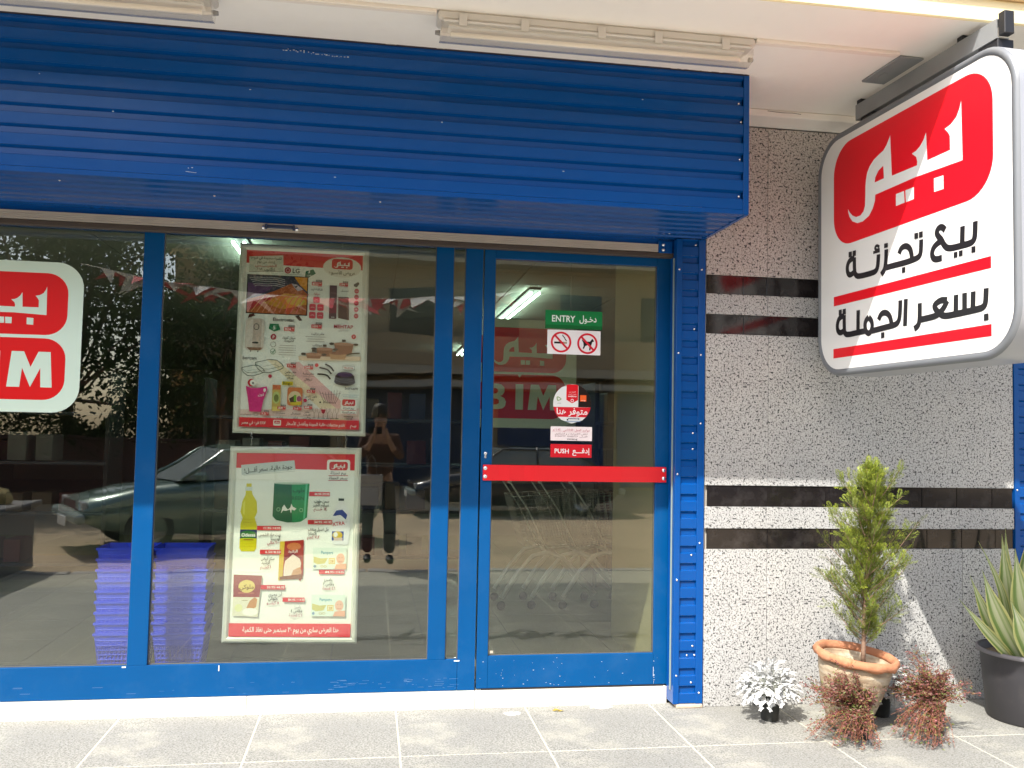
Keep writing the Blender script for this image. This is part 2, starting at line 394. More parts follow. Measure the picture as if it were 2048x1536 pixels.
# small things lying on the tiles
lf = MB(); vs = [(-.026, 0, .003), (-.01, .011, .012), (.012, .009, .008), (.03, .001, .004), (.008, -.011, .010), (-.012, -.010, .006), (0, 0, .014)]
lf.add(vs, [(0, 6, 1), (1, 6, 2), (2, 6, 3), (3, 6, 4), (4, 6, 5), (5, 6, 0)])
lf.add([(x*.7+.02, y*.8-.006, z*.6) for x, y, z in vs], [(0, 6, 1), (1, 6, 2), (2, 6, 3), (3, 6, 4), (4, 6, 5), (5, 6, 0)])
o = lf.obj('dry_leaf', mat('dry_leaf', (0.30, 0.22, 0.03), 0.7, vary=0.4, vscale=60), None, (1.044, 0.0, 0.0)); tag(o, 'small curled yellow-brown leaf lying on the pavement before the door', 'leaf')
def splat(name, x, y, rx, ry, seed, col):
    rnd = random.Random(seed); k = 26; vs = [(0, 0, .0022)]
    for i in range(k):
        t = 2*math.pi*i/k; r = rnd.uniform(.7, 1.15); vs.append((rx*r*math.cos(t), ry*r*math.sin(t), .0006))
    o = MB().add(vs, [(0, 1+i, 1+(i+1) % k) for i in range(k)]).obj(name, col, None, (x, y, 0.001)); return o
tag(splat('plaster_splash', 0.80, -0.02, .05, .035, 3, mb), 'round dab of dried white plaster on the tile left of the leaf', 'stain')
tag(splat('plaster_splash', 1.30, 0.045, .07, .03, 5, mb), 'flat smear of dried plaster against the step right of the leaf', 'stain')

# ================================================================ granite wall
wall = thing('granite_wall', 'speckled grey granite wall with paired black tile bands beside the door', 'wall', (1.875, 0, 0))
WX0, WX1 = 1.874, 3.812
def piece(name, x0, x1, z0, z1, m, yo, d=0.02, b=0.0012):
    me = MB().box(0, x1-x0, 0, d, 0, z1-z0, b).mesh(name)
    return link(name, me, m, wall, (x0-1.875, yo, z0))
MB().box(0, WX1-WX0, 0.021, 0.16, 0, 3.30).obj('wall_core', GROUT, wall, (WX0-1.875, 0, 0))
g = 0.0012
for k, (z0, z1, js) in enumerate(((0, .872, (1.874, 2.249, 3.47, 3.812)), (.987, 1.110, (1.874, 2.244, 3.45, 3.812)), (1.229, 2.092, (1.874, 2.253, 3.812)), (2.204, 2.322, (1.874, 2.249, 3.12, 3.812)), (2.430, 3.305, (1.874, 2.247, 3.812)))):
    for a, b in zip(js[:-1], js[1:]): piece('granite_slab', a+g, b-g, z0+g*.5, z1-g*.5, GRANP if k == 4 else GRAN, 0)
for z0, z1, js in ((.872, .987, (1.892, 2.253, 2.639, 2.93, 3.246, 3.47, 3.69, 3.806)), (1.110, 1.229, (1.892, 2.253, 2.608, 2.91, 3.215, 3.44, 3.67, 3.806)),
                   (2.092, 2.204, (1.882, 2.104, 2.586, 2.95, 3.3, 3.65, 3.806)), (2.322, 2.430, (1.882, 2.100, 2.243, 2.60, 2.97, 3.3, 3.62, 3.806))):
    for a, b in zip(js[:-1], js[1:]):
        o = piece('black_tile', a+.0015, b-.0015, z0+.001, z1-.001, BLACKT, 0.006, 0.014)
        o.rotation_euler = (random.uniform(-.002, .002), 0, random.uniform(-.003, .003))

# ================================================================ canopy
can = thing('canopy', 'cream plastered concrete canopy overhanging the shopfront', 'canopy', (0, -1.36, 3.35))
MB().box(-9, 9, 0, 2.2, 0, 0.28).obj('soffit', WHITEP, can)
MB().box(1.874, 9, 1.18, 1.36, -0.042, -0.001, 0.006).obj('wall_cove', WHITEP, can)
MB().box(-9, 9, -0.018, -0.001, -0.004, 0.10, 0.006).obj('lip_moulding', CREAM, can)
MB().box(-9, 9, -0.05, -0.001, 0.101, 0.16, 0.008).obj('middle_moulding', mat('cream_moulding_shaded', (0.70, 0.52, 0.30), 0.8, vary=0.3, vscale=8), can)  # browner tone paints the shade under the cornice
MB().box(-9, 9, -0.09, -0.001, 0.161, 0.42, 0.012).obj('cornice', CREAM, can)
# building face above and behind
bw = thing('shop_building', 'cream plastered building wall above the canopy and behind the shutter box', 'building', (0, 0.3, 0))
PL = mat('outer_plaster', (0.70, 0.60, 0.45), 0.9, vary=0.1, vscale=3, bump=0.3, bscale=20)
MB().box(-9, 9, 0.5, 0.7, 3.64, 9).obj('upper_wall', PL, bw)
MB().box(-9, 1.873, -0.19, 0.25, 2.70, 3.348).obj('lintel', PL, bw)
MB().box(1.874, 3.812, -0.139, 0.25, 0, 3.30).obj('pier', PL, bw)
MB().box(4.05, 9, -0.28, 0.25, 0, 3.34).obj('side_wall', GRAN, bw)

# ================================================================ roller shutter housing
hs = thing('shutter_housing', 'blue corrugated metal shutter box projecting above the shopfront', 'shutter', (0, -0.6, 2.63))
PER = 0.0965
def slat_profile(th=0.0016):
    f = [(0, 0), (0.0, 0.052), (0.0035, 0.0545), (0.019, 0.0585), (0.020, 0.086), (0.006, 0.0925), (0.0, PER-0.0008)]   # (depth inward, height)
    b = [(d+th, h) for d, h in f[::-1]]
    return f+b
XL, XR = -6.0, 1.836
zb = 2.655-2.63
MB().box(XL, 1.866, 0.0, 0.004, 0, zb-0.001, 0.001).obj('edge_trim', BLUES, hs)
sme = MB().prism(slat_profile(), (XL, XR), lambda d, h, x: (x, d, h)).mesh('slat'); sme.materials.append(BLUES)
for k in range(7): link('slat', sme, None, hs, (0, random.uniform(0, .0008), zb+k*PER))
MB().box(XL, XR, 0.0, 0.004, zb+7*PER, 0.717, 0.001).obj('top_strip', BLUES, hs)
MB().box(XL, 1.866, -0.012, 0.02, 0.7175, 0.7295, 0.002).obj('top_flashing', mat('dark_sealant', (0.03, 0.022, 0.03), 0.7), hs)
sme = MB().prism(slat_profile(), (XL, 1.845), lambda d, h, x: (x, h, d)).mesh('underside_slat'); sme.materials.append(BLUES)
for k in range(6): link('underside_slat', sme, None, hs, (0, 0.0055+k*PER, 0))
MB().box(XL, 1.845, 0.586, 0.70, 0, 0.002).obj('underside_strip', BLUES, hs)
en = MB().box(1.8365, 1.866, -0.0045, 0.006, 0.0, 0.716, 0.001).box(1.8455, 1.8665, 0.0065, 0.60, -0.003, 0.716, 0.001); en.obj('end_cover', BLUES, hs)
for x, z in ((1.816, 3.204), (1.829, 3.109), (1.824, 2.915), (1.819, 2.724)):
    MB().lathe([(0.0001, -0.0045), (.004, -.004), (.0062, -.0015), (.0068, 0)], n=12, axis='y').obj('screw', STEEL, hs, (x, 0.013 if z > 0 else 0, z-2.63))
for x, y in ((-1.45, .12), (-.78, .24), (.02, .17), (1.62, .5)):
    MB().lathe([(0.0001, -0.003), (.004, -.0025), (.0058, 0)], n=10).obj('screw', STEEL, hs, (x, y, -0.0005))

# scuffs, chips and a sealant line with flaking plaster along the top
rn = random.Random(15); sc_ = MB()
def chip(x, z, w, h): sc_.box(x, x+w, -.0006, .0002, z, z+h)
for k in range(26): chip(-.46+.012*k+rn.uniform(-.006, .006), .655-.0006*k+rn.uniform(-.004, .004), rn.uniform(.002, .010), rn.uniform(.0015, .0045))
for x, z in ((-.86, .06), (-.845, .063), (-.60, .45), (.30, .36), (-1.2, .3), (.9, .16), (1.3, .55), (-.2, .06), (-1.52, .45)): chip(x, z, rn.uniform(.004, .012), rn.uniform(.002, .004))
for k in range(4): chip(-.87+.012*k, .044-.001*k, .012, .0015)
o = sc_.obj('paint_chips', mat('pale_chip', (.50, .56, .60), .8), hs); o['kind'] = 'stuff'
fl = MB()
for k in range(60):
    x = rn.choice([rn.uniform(.9, 1.86), rn.uniform(-.1, .1), rn.uniform(.2, .6), rn.uniform(1.3, 1.86)]); fl.box(x, x+rn.uniform(.006, .05), -.0135, -.0119, .7175+rn.uniform(0, .006), .7230+rn.uniform(0, .006))
o = fl.obj('plaster_flakes', mat('plaster_flake', (.75, .72, .66), .9), hs); o['kind'] = 'stuff'
MB().tube([(2.16, 1.179, -.012), (2.25, 1.1785, -.016), (2.31, 1.179, -.013), (2.36, 1.179, -.017)], .0014, 4).obj('crack', mat('crack_dark', (.12, .10, .08), .9), can)

# ---- the rolled shutter's hanging end
rs = thing('rolled_shutter', 'rolled-up blue shutter edge with a pale aluminium bottom bar', 'roller shutter', (0, 0.05, 2.55))
MB().box(XL, 1.70, 0.012, 0.03, 0.045, 0.14, 0.002).obj('curtain_slat', BLUES, rs)
bar = MB()
prof = [(0, 0.0), (0, 0.008), (.003, .0095), (0, .011), (0, .019), (.003, .0205), (0, .022), (0, .030), (.003, .0315), (0, .033), (0, .044), (0.03, .044), (.03, 0)]
bar.prism(prof, (XL, 1.605), lambda d, h, x: (x, d, h)).obj('bottom_bar', ALUB, rs, (0, 0, 0.006))
MB().box(XL, 1.70, 0.004, 0.05, -0.022, 0.004, 0.003).obj('bar_gap_shade', mat('bar_gap_dark', (0.06, 0.045, 0.035), 0.7), rs)  # dark strip paints the shaded gap below the bottom bar
ec = MB().box(1.607, 1.69, -0.004, 0.034, 0.0, 0.07, 0.003).obj('bar_end_plate', BLUES, rs)
for z in (.018, .047):
    MB().lathe([(0.0001, -0.009), (.007, -.0075), (.0105, -.003), (.011, 0)], n=14, axis='y').obj('bolt', STEEL, ec, (1.634, -0.005, z))
lt = MB().box(-.572, -.440, -0.011, -0.0005, 0.022, 0.041, 0.003).box(-.585, -.572, -0.014, -0.0005, 0.016, 0.044, 0.002).box(-.440, -.427, -0.014, -0.0005, 0.016, 0.044, 0.002)
lo = lt.obj('latch', mat('latch_blue_grey', (0.06, 0.08, 0.13), 0.4, metal=0.5), rs)
for x in (-.592, -.418): MB().lathe([(0.0001, -0.012), (.006, -.011), (.010, -.006), (.012, 0)], n=14, axis='y').obj('bolt', STEEL, lo, (x, 0, .024))

# ================================================================ shutter guide column
def guide(x0, label, ztop=2.628):
    t = thing('shutter_guide', label, 'shutter guide', (x0, 0, 0), group='blue shutter guides')
    h = ztop-0.022
    MB().box(0, 0.034, -0.006, 0.11, 0, h, 0.002).obj('inner_flange', BLUES, t, (0, 0, 0.02))
    MB().box(0.131, 0.172, -0.006, 0.06, 0, h, 0.002).obj('outer_flange', BLUES, t, (0, 0, 0.02))
    me = MB().prism([(d*0.95, hh) for d, hh in slat_profile()], (0.0345, 0.1305), lambda d, h, x: (x, d*.62, h)).mesh('rib'); me.materials.append(BLUES)
    for k in range(27):
        if 0.022+k*PER+PER < ztop: link('rib', me, None, t, (0, 0, 0.0225+k*PER))
    return t
gd = guide(1.698, 'blue ribbed shutter guide column between the door and granite wall')
g2 = dup(gd, (3.814, 0, 0), 'blue ribbed shutter guide past the right end of the granite wall')
for x, z in [(1.811, 2.596), (1.713, 2.45), (1.831+.015, 2.455), (1.806, 2.113), (1.712, 1.973), (1.844, 1.966), (1.846, 1.577), (1.803, 1.522), (1.802, 1.432), (1.712, 1.29), (1.846, 0.906), (1.80, 0.839), (1.715, 0.701), (1.811, 0.336), (1.778, 0.286), (1.822, 0.286), (1.716, 0.176), (1.804, 0.136), (1.848, 0.08)]:
    deep = 1.733 < x < 1.828
    MB().lathe([(0.0001, -0.0045), (.0035, -.004), (.0058, -.0015), (.0064, 0)], n=12, axis='y').obj('screw', STEEL, gd, (x-1.698, (0.0 if deep else -0.006), z))
for z in (1.22, 0.24, 0.62):
    MB().lathe([(0.0001, -0.0045), (.0035, -.004), (.0058, -.0015), (.0064, 0)], n=12, axis='y').obj('screw', STEEL, g2, (.015, -0.006, z))
MB().box(-0.006, -0.0005, 0.03, 0.045, 0.09, 2.52, 0.001).obj('seal_strip', mat('pale_green_seal', (0.24, 0.30, 0.27), 0.5), gd)
MB().box(0.02, 0.17, -0.015, 0.06, 0.0, 0.019, 0.004).obj('foot_mortar', mat('mortar_foot', (0.55, 0.42, 0.30), 0.9, vary=0.2, vscale=30, bump=0.4, bscale=60), gd)

# ================================================================ shopfront frame
FY = 0.12
sf = thing('shopfront_window', 'blue framed glass shopfront with two wide panes and a narrow strip', 'shop window', (0, FY, 0.09))
def member(name, x0, x1, z0, z1, par=None, d=0.055, y=0.0, m=None):
    return MB().box(x0, x1, y, y+d, z0-0.09, z1-0.09, 0.0016).obj(name, m or BLUE, par or sf)
member('bottom_rail', -6.0, 0.508, 0.09, 0.258)
member('top_rail', -6.0, 0.508, 2.535, 2.62)
member('mullion', -1.212, -1.112, 0.2585, 2.5345)
member('mullion', 0.344, 0.440, 0.2585, 2.5345)
member('mullion', -3.05, -2.95, 0.2585, 2.5345)
member('jamb', 0.5095, 0.606, 0.09, 2.62)
for x0, x1 in ((-1.1115, 0.3435), (-2.9495, -1.2125), (0.4405, 0.509)):           # dark rubber gaskets round each pane
    MB().box(x0, x1, .017, .030, .1685, .1725).box(x0, x0+.004, .017, .030, .1725, 2.4445).box(x1-.004, x1, .017, .030, .1725, 2.4445).obj('gasket', mat('grey_gasket', (0.10, 0.10, 0.09), 0.6), sf)
gl1 = MB().box(-2.949, -1.213, 0.020, 0.026, 0.1735, 2.444).obj('pane', GLASS, sf)
gl2 = MB().box(-1.107, 0.339, 0.020, 0.026, 0.1735, 2.444).obj('pane', GLASS, sf)
MB().box(0.445, 0.505, 0.020, 0.026, 0.1735, 2.444).obj('pane', GLASSD, sf)
MB().box(-5.9, -3.051, 0.020, 0.026, 0.1735, 2.444).obj('pane', GLASS, sf)
for x, z, w, hh in ((-.752, .222-.09, .004, .03), (-1.235, .2405-.09+.008, .02, .006), (.49, .2405-.09+.007, .03, .006)):
    MB().box(x, x+w, -0.0006, 0.001, z, z+hh).obj('paint_drip', mat('white_paint_drip', (0.8, 0.78, 0.72), 0.7), sf)

# ---- door
dr = thing('entrance_door', 'blue framed glass entrance door with a red push bar', 'door', (0.615, FY, 0.097))
dx = 1.088
def dm(name, x0, x1, z0, z1): return MB().box(x0, x1, 0, 0.05, z0, z1, 0.0018).obj(name, BLUE, dr)
H = 2.545-0.097
dm('stile', 0, 0.062, 0, H); dm('stile', dx-0.078, dx, 0, H); dm('bottom_rail', 0.0625, dx-0.0785, 0, 0.175); dm('top_rail', 0.0625, dx-0.0785, H-0.06, H)
MB().box(.0625, dx-.0785, .017, .030, .1755, .1795).box(.0625, .0665, .017, .030, .1795, H-.0605).box(dx-.0825, dx-.0785, .017, .030, .1795, H-.0605).obj('gasket', MC['grey_gasket'], dr)
MB().box(.067, dx-.083, .020, .026, .18, H-.061).obj('pane', GLASSD, dr)
RB = (0.012, dx-0.018)
pb = MB(); pts = [(RB[0], -0.012), (0.10, -0.012), (0.16, -0.022), (0.24, -0.022), (0.30, -0.030), (0.80, -0.030), (0.95, -0.016), (RB[1], -0.012)]
vs = []; 
for x, y in pts: vs += [(x, y, 1.140), (x, y, 1.227), (x, y+.008, 1.227), (x, y+.008, 1.140)]
fs = []
for i in range(len(pts)-1):
    for k in range(4): fs.append((4*i+k, 4*i+(k+1) % 4, 4*i+4+(k+1) % 4, 4*i+4+k)[::-1])
fs += [(0, 1, 2, 3)[::-1], tuple(4*(len(pts)-1)+k for k in range(4))]
po = pb.add(vs, fs).obj('push_bar', RED, dr)
for x in (RB[0]+.013, RB[1]-.014):
    for z in (1.162, 1.208): MB().lathe([(0.0001, -0.005), (.004, -.005), (.0045, -.002), (.0085, -.0035), (.011, 0)], n=14, axis='y').obj('bolt', STEEL, po, (x, -0.012, z))
lk = MB().lathe([(0.0001, -0.004), (.0085, -.004), (.0095, 0)], n=16, axis='y').box(-.005, .005, -.004, 0, -.028, -.006, .002).obj('lock_cylinder', STEEL, dr, (.026, 0, 1.29))
MB().box(.028, dx-.02, -.002, .048, -.008, -.0005).obj('door_gap_shade', DARK, dr)  # black strip stands in for the dark gap between door and step
MB().box(0.075, .093, .0165, .0198, .186, .20).obj('glazing_block', mat('pale_block', (.45, .40, .30), .7), dr)
# paint chips and scratches on the frame feet
CH = mat('paint_chip', (0.55, 0.62, 0.68), 0.8)
rn = random.Random(4)
ch = MB()
for _ in range(46):
    x = rn.choice([rn.uniform(.02, .5), rn.uniform(.0, 1.05), 1.01]); z = rn.uniform(.005, .16); w = rn.uniform(.0015, .008); h = rn.uniform(.0008, .002)
    ch.box(x, x+w, -.0004, .0004, z, z+h)
ch.box(dx-.0795, dx-.0775, -.0004, .0004, .045, .098)
o = ch.obj('paint_scratches', CH, dr); o['kind'] = 'stuff'
ch = MB()
for _ in range(60):
    x = rn.uniform(-1.8, .5); z = rn.uniform(.012, .07); w = rn.uniform(.004, .05); h = rn.uniform(.0005, .0012)
    if rn.random() < .7: x = rn.uniform(-.2, .5)
    ch.box(x, x+w, -.0004, .0004, z, z+h)
o = ch.obj('paint_scratches', mat('paint_scuff', (0.10, 0.2, 0.36), 0.6), sf); o['kind'] = 'stuff'

# ================================================================ lamps and trunking under the canopy
FIXB = mat('fixture_grey_plastic', (0.60, 0.57, 0.52), 0.5)
DIFF = glass_mat('clear_diffuser', tint=(0.95, 0.94, 0.92), base=0.07, rough=0.12)
TUBE = mat('unlit_tube', (0.85, 0.83, 0.79), 0.35)
def fixture(loc, label):
    t = thing('batten_light', label, 'light fixture', loc, group='fluorescent battens under the canopy')
    L = 1.47
    MB().box(0, L, -.055, .055, -.045, 0, .010).box(.02, L-.02, -.062, .062, -.055, -.042, .006).obj('base', FIXB, t)
    dv = MB(); pr = [(-.056, -.0555), (-.056, -.085), (-.040, -.113), (0, -.122), (.040, -.113), (.056, -.085), (.056, -.0555)]
    inner = [(a*.95, b+.002 if b < -.06 else b) for a, b in pr][::-1]
    dv.prism(pr+inner, (.012, L-.012), lambda a, b, x: (x, a, b))
    dv.add([(.012, a, b) for a, b in pr], [tuple(range(7))]); dv.add([(L-.012, a, b) for a, b in pr], [tuple(range(7))[::-1]])
    dv.obj('diffuser', DIFF, t)
    MB().tube([(.06, 0, -.088), (L-.06, 0, -.088)], .013, 12).obj('tube', TUBE, t)
    MB().box(.05, L-.05, -.035, .035, -.064, -.0555).obj('gear_tray', mat('white_tray', (.8, .78, .74), .4), t)
    for x in (.11, .385, .735, 1.0, 1.32):
        MB().box(x-.018, x+.018, -.0665, -.0625, -.070, -.018, .0015).obj('clip', FIXB, t)
    for x, s in ((.012, -1), (L-.012, 1)):
        MB().tube([(x, 0, -.084), (x+s*.02, 0, -.084)], [.012, .009], 10).obj('cable_gland', mat('gland_grey', (.25, .24, .23), .5), t)
    return t
f1 = fixture((0.245, -0.965, 3.35), 'unlit fluorescent batten lamp under the canopy above the door')
dup(f1, (-2.165, -0.965, 3.35), 'unlit fluorescent batten lamp at the upper left corner above the window')
TR = mat('white_trunking', (0.78, 0.72, 0.64), 0.5)
for a, b, lab in ((-0.69, 0.24, 'white plastic cable trunking between the two ceiling lamps'), (1.72, 2.44, 'white plastic cable trunking from the lamp to the hanging sign')):
    o = MB().box(a, b, -.02, .02, -.018, 0, .003).box(a, b, -.008, .008, -.0205, -.0182, .001).obj('cable_trunking', TR, None, (0, -1.0, 3.35)); tag(o, lab, 'cable trunking')

# ================================================================ hanging light-box sign
SD = {"glyph":[[1.1984,3.0161],[1.2048,2.746],[0.883,2.761],[0.5542,2.7595],[0.5509,2.7282],[0.5324,2.6941],[0.4997,2.6631],[0.4443,2.6467],[0.3934,2.6484],[0.3473,2.6689],[0.3204,2.6987],[0.3098,2.7248],[0.3063,2.7459],[0.3204,2.7256],[0.3473,2.7004],[0.382,2.6836],[0.4219,2.6828],[0.4501,2.6978],[0.4635,2.724],[0.4671,2.7821],[0.4684,2.8276],[0.4729,2.8592],[0.4841,2.8954],[0.5062,2.9217],[0.5444,2.9462],[0.5924,2.9607],[0.624,2.9682],[0.65,2.9875],[0.6706,3.0125],[0.6809,3.0294],[0.6938,2.8189],[0.8899,2.8148],[0.8919,2.8333],[0.8838,2.8568],[0.8513,2.8829],[0.884,2.8867],[0.9118,2.8991],[0.9393,2.9231],[0.9576,2.9527],[0.9653,2.8163],[1.1236,2.8168],[1.1227,2.8813],[1.1112,2.9004],[1.088,2.9253],[1.1299,2.9329],[1.167,2.9542],[1.1876,2.9863]],"hole":[[0.6235,2.8907],[0.6284,2.8245],[0.5492,2.824],[0.5547,2.8495],[0.5814,2.8773]],"dots":[[[0.7262,2.718],[0.7899,2.7167],[0.7943,2.6588],[0.7259,2.658]],[[0.8005,2.717],[0.8659,2.7159],[0.8654,2.6578],[0.8049,2.658]],[[1.0121,2.7174],[1.0782,2.7134],[1.0784,2.6504],[1.0132,2.6532]]],"red":[[0.1675,3.1243],[0.1673,2.5619],[1.389,2.5492],[1.3967,3.1092]],"st1":[[0.1699,2.2839],[0.1698,2.2335],[1.3713,2.2373],[1.3746,2.2884]],"st2":[[0.1642,1.9973],[0.1608,1.9462],[1.3725,1.9468],[1.3725,1.9986]],"lines":[[[1.281,2.4552],[1.2781,2.3905],[1.2697,2.3729],[1.2503,2.3648],[1.1978,2.3657],[1.1071,2.368],[1.0774,2.3911],[1.0611,2.4199],[1.0384,2.4401],[1.0263,2.4596],[1.0388,2.4775],[1.0632,2.4797],[1.0872,2.4591]],[[1.2009,2.4514],[1.1971,2.3668]],[[1.0739,2.4162],[1.0319,2.4096],[1.0023,2.3924],[0.9927,2.3658],[1.0042,2.343],[1.0273,2.335],[1.0633,2.336]],[[0.9177,2.4515],[0.9147,2.3888],[0.9007,2.3704],[0.8635,2.3657],[0.7873,2.3631],[0.6906,2.3659],[0.6452,2.3657]],[[0.7486,2.4157],[0.7636,2.4401],[0.7965,2.446],[0.8263,2.4329],[0.8429,2.4081],[0.8485,2.3696]],[[0.6457,2.458],[0.6435,2.394],[0.6314,2.3569],[0.6034,2.3365]],[[0.5805,2.4453],[0.5755,2.3866],[0.5593,2.3628],[0.5228,2.3588],[0.4091,2.3607],[0.3816,2.3701],[0.3662,2.3917],[0.3654,2.469]],[[0.3664,2.4688],[0.3195,2.4627],[0.2983,2.4365],[0.3004,2.4],[0.3236,2.3799],[0.3631,2.391]],[[0.5882,2.4824],[0.5666,2.4948],[0.5494,2.4857],[0.5588,2.4712],[0.5901,2.469]],[[0.5358,2.4626],[0.5919,2.4613]],[[1.3434,2.1538],[1.3399,2.0929],[1.3278,2.0757],[1.3011,2.0707],[1.155,2.0668],[1.074,2.066],[1.0402,2.0864],[1.0074,2.1163],[1.0153,2.1316],[1.056,2.1442],[1.0972,2.1368]],[[1.2649,2.1515],[1.2618,2.0725]],[[1.2108,2.1534],[1.2098,2.072]],[[1.156,2.1532],[1.1536,2.0695]],[[1.0987,2.1351],[1.076,2.1061],[1.0363,2.0793],[0.9977,2.0739],[0.9046,2.0713]],[[0.9053,2.1509],[0.9047,2.075],[0.8938,2.0448],[0.8625,2.0325]],[[0.8014,2.1853],[0.7937,2.0546]],[[0.7584,2.1849],[0.7543,2.104],[0.7375,2.0751],[0.7021,2.0682],[0.6159,2.0652],[0.5235,2.0602]],[[0.5807,2.1103],[0.5996,2.1383],[0.6366,2.1426],[0.6711,2.1237],[0.6853,2.0905],[0.6888,2.0698]],[[0.4957,2.1343],[0.5218,2.1128],[0.5274,2.0848],[0.5167,2.0592],[0.4944,2.0484],[0.4709,2.0624],[0.4612,2.0923],[0.4682,2.1192],[0.4957,2.1343]],[[0.4014,2.1829],[0.3991,2.0701]],[[0.465,2.0665],[0.3991,2.0655],[0.2998,2.0629],[0.2764,2.0731],[0.2701,2.0918],[0.2702,2.173]],[[0.2702,2.1718],[0.2227,2.1637],[0.2029,2.1357],[0.2029,2.0991],[0.2302,2.078],[0.2658,2.0881]]],"sq":[[[1.1436,2.3457],[1.1433,2.3193],[1.1679,2.3187],[1.1682,2.3449]],[[1.1769,2.3452],[1.1766,2.3205],[1.2015,2.3197],[1.2018,2.3452]],[[1.257,2.3479],[1.2567,2.3208],[1.282,2.3197],[1.2824,2.3476]],[[0.7725,2.343],[0.7723,2.3159],[0.799,2.3156],[0.7992,2.3426]],[[0.6302,2.4897],[0.6301,2.4667],[0.6604,2.4651],[0.6605,2.488]],[[0.8687,2.4911],[0.8684,2.4623],[0.8973,2.4605],[0.8976,2.4891]],[[0.9033,2.49],[0.9031,2.4614],[0.9315,2.4602],[0.9317,2.488]],[[0.3144,2.5087],[0.3143,2.4787],[0.3447,2.4777],[0.3448,2.5069]],[[0.352,2.5073],[0.352,2.4775],[0.3819,2.4765],[0.382,2.5062]],[[1.3294,2.0447],[1.329,2.0155],[1.3579,2.0158],[1.357,2.045]],[[0.6019,2.0427],[0.6017,2.0136],[0.6304,2.0146],[0.6305,2.043]],[[0.2184,2.2075],[0.2183,2.177],[0.2476,2.177],[0.2477,2.2072]],[[0.2563,2.2067],[0.2563,2.1765],[0.2873,2.1762],[0.2873,2.2068]]]}
R_ = C(226, 24, 38); K_ = (0.02, 0.018, 0.02); WH = (0.80, 0.80, 0.77)
SRED = (0.78, 0.008, 0.018)
def rrloop(x0, x1, z0, z1, r, n=8):
    pts = []
    for cx, cz, t0 in ((x1-r, z1-r, 0), (x0+r, z1-r, 90), (x0+r, z0+r, 180), (x1-r, z0+r, 270)):
        for k in range(n+1):
            t = math.radians(t0+90*k/n); pts.append((cx+r*math.cos(t), cz+r*math.sin(t)))
    return pts
sg = thing('hanging_sign', 'white rounded light-box sign with red logo and black Arabic lettering', 'sign', (2.4995, -0.1, 0), rot=(0, 0, -math.radians(87.5)))
SX0, SX1, SZ0, SZ1, TH = 0.0, 1.535, 1.848, 3.193, 0.25
b = MB(); loops = []
for ins, y in ((0.02, TH-0.004), (0.0, TH-0.016), (0, 0.016), (0.006, 0.004), (0.014, 0), (0.026, 0), (0.036, 0.008)):
    loops.append([(p[0], y, p[1]) for p in rrloop(SX0+ins, SX1-ins, SZ0+ins, SZ1-ins, 0.215-ins, 10)])
n = len(loops[0]); 
def bandm(ls):
    m_ = MB(); m_.add([p for l in ls for p in l], [(i*n+k, i*n+(k+1) % n, (i+1)*n+(k+1) % n, (i+1)*n+k) for i in range(len(ls)-1) for k in range(n)], True); return m_
b = bandm(loops[:3]); b.add(loops[0], [tuple(range(n))]); b.obj('shell', SIGNG, sg)
bandm(loops[2:]).obj('edge_trim', mat('sign_trim_grey', (0.17, 0.18, 0.19), 0.4, metal=.1), sg)
b = MB(); fl = rrloop(SX0+.0355, SX1-.0355, SZ0+.0355, SZ1-.0355, 0.18, 10)
b.add([(p[0], 0.006, p[1]) for p in fl], [tuple(range(len(fl)))[::-1]]); b.obj('face_panel', SIGNW, sg)
pr = Print(lambda u, v, h: (u, 0.0055-h, v), 0.00012)
rd = SD['red']; x0, x1, z0, z1 = .167, 1.392, 2.555, 3.117
pr.rrect(x0, z0, x1, z1, .165, SRED, 10)
# logo word, built from simple pieces so the counter of the last letter stays open
G = SD['glyph']
def glyph_tris(P):
    up = [P[i] for i in range(22, 30)]
    return P
HOLE = SD['hole']
def word(p, f, wcol, rcol):
    p.up(); pts = [f(*q) for q in G]
    from mathutils.geometry import tessellate_polygon
    ts = tessellate_polygon([[Vector((a, c, 0)) for a, c in pts], [Vector((*f(*q), 0)) for q in HOLE]])
    allp = pts+[f(*q) for q in HOLE]
    p._add(allp, [tuple(t) for t in ts], wcol)
    for dd in SD['dots']: p.poly([f(*q) for q in dd], wcol)
word(pr, lambda a, c: (a, c), WH, SRED)
pr.obj('red_logo', PRINTG, sg)
pr = Print(lambda u, v, h: (u, 0.0055-h, v), 0.00012)
pr.rect(.166, 2.2345, 1.373, 2.286, SRED); pr.rect(.162, 1.9465, 1.3725, 1.998, SRED)
pr.obj('red_stripes', PRINTG, sg)
pr = Print(lambda u, v, h: (u, 0.0055-h, v), 0.00006)
for ln in SD['lines']: pr.line(ln, 0.015 if ln in SD['lines'][8:10] else 0.0305, K_)
for q in SD['sq']: pr.poly(q, K_)
pr.obj('black_lettering', PRINTG, sg)
for x, z in ((1.5355, 2.95), (1.5355, 2.865), (1.5355, 2.17)):
    sc_ = MB().lathe([(0.0001, .004), (.004, .0035), (.0055, 0)], n=10); o = sc_.obj('screw', STEEL, sg, (x, 0.05, z)); o.rotation_euler = (0, math.pi/2, 0)
bm = MB().box(.30, 1.36, .055, .059, 3.238, 3.322).box(.30, 1.36, .059, .115, 3.318, 3.322).box(.30, 1.36, .059, .115, 3.238, 3.242)
bm.obj('mounting_beam', GREYS, sg)
bm = MB().box(.56, .88, -.075, .053, 3.338, 3.3485, .002).box(.64, .70, -.04, -.02, 3.334, 3.3375)
bm.obj('ceiling_plate', GREYS, sg)
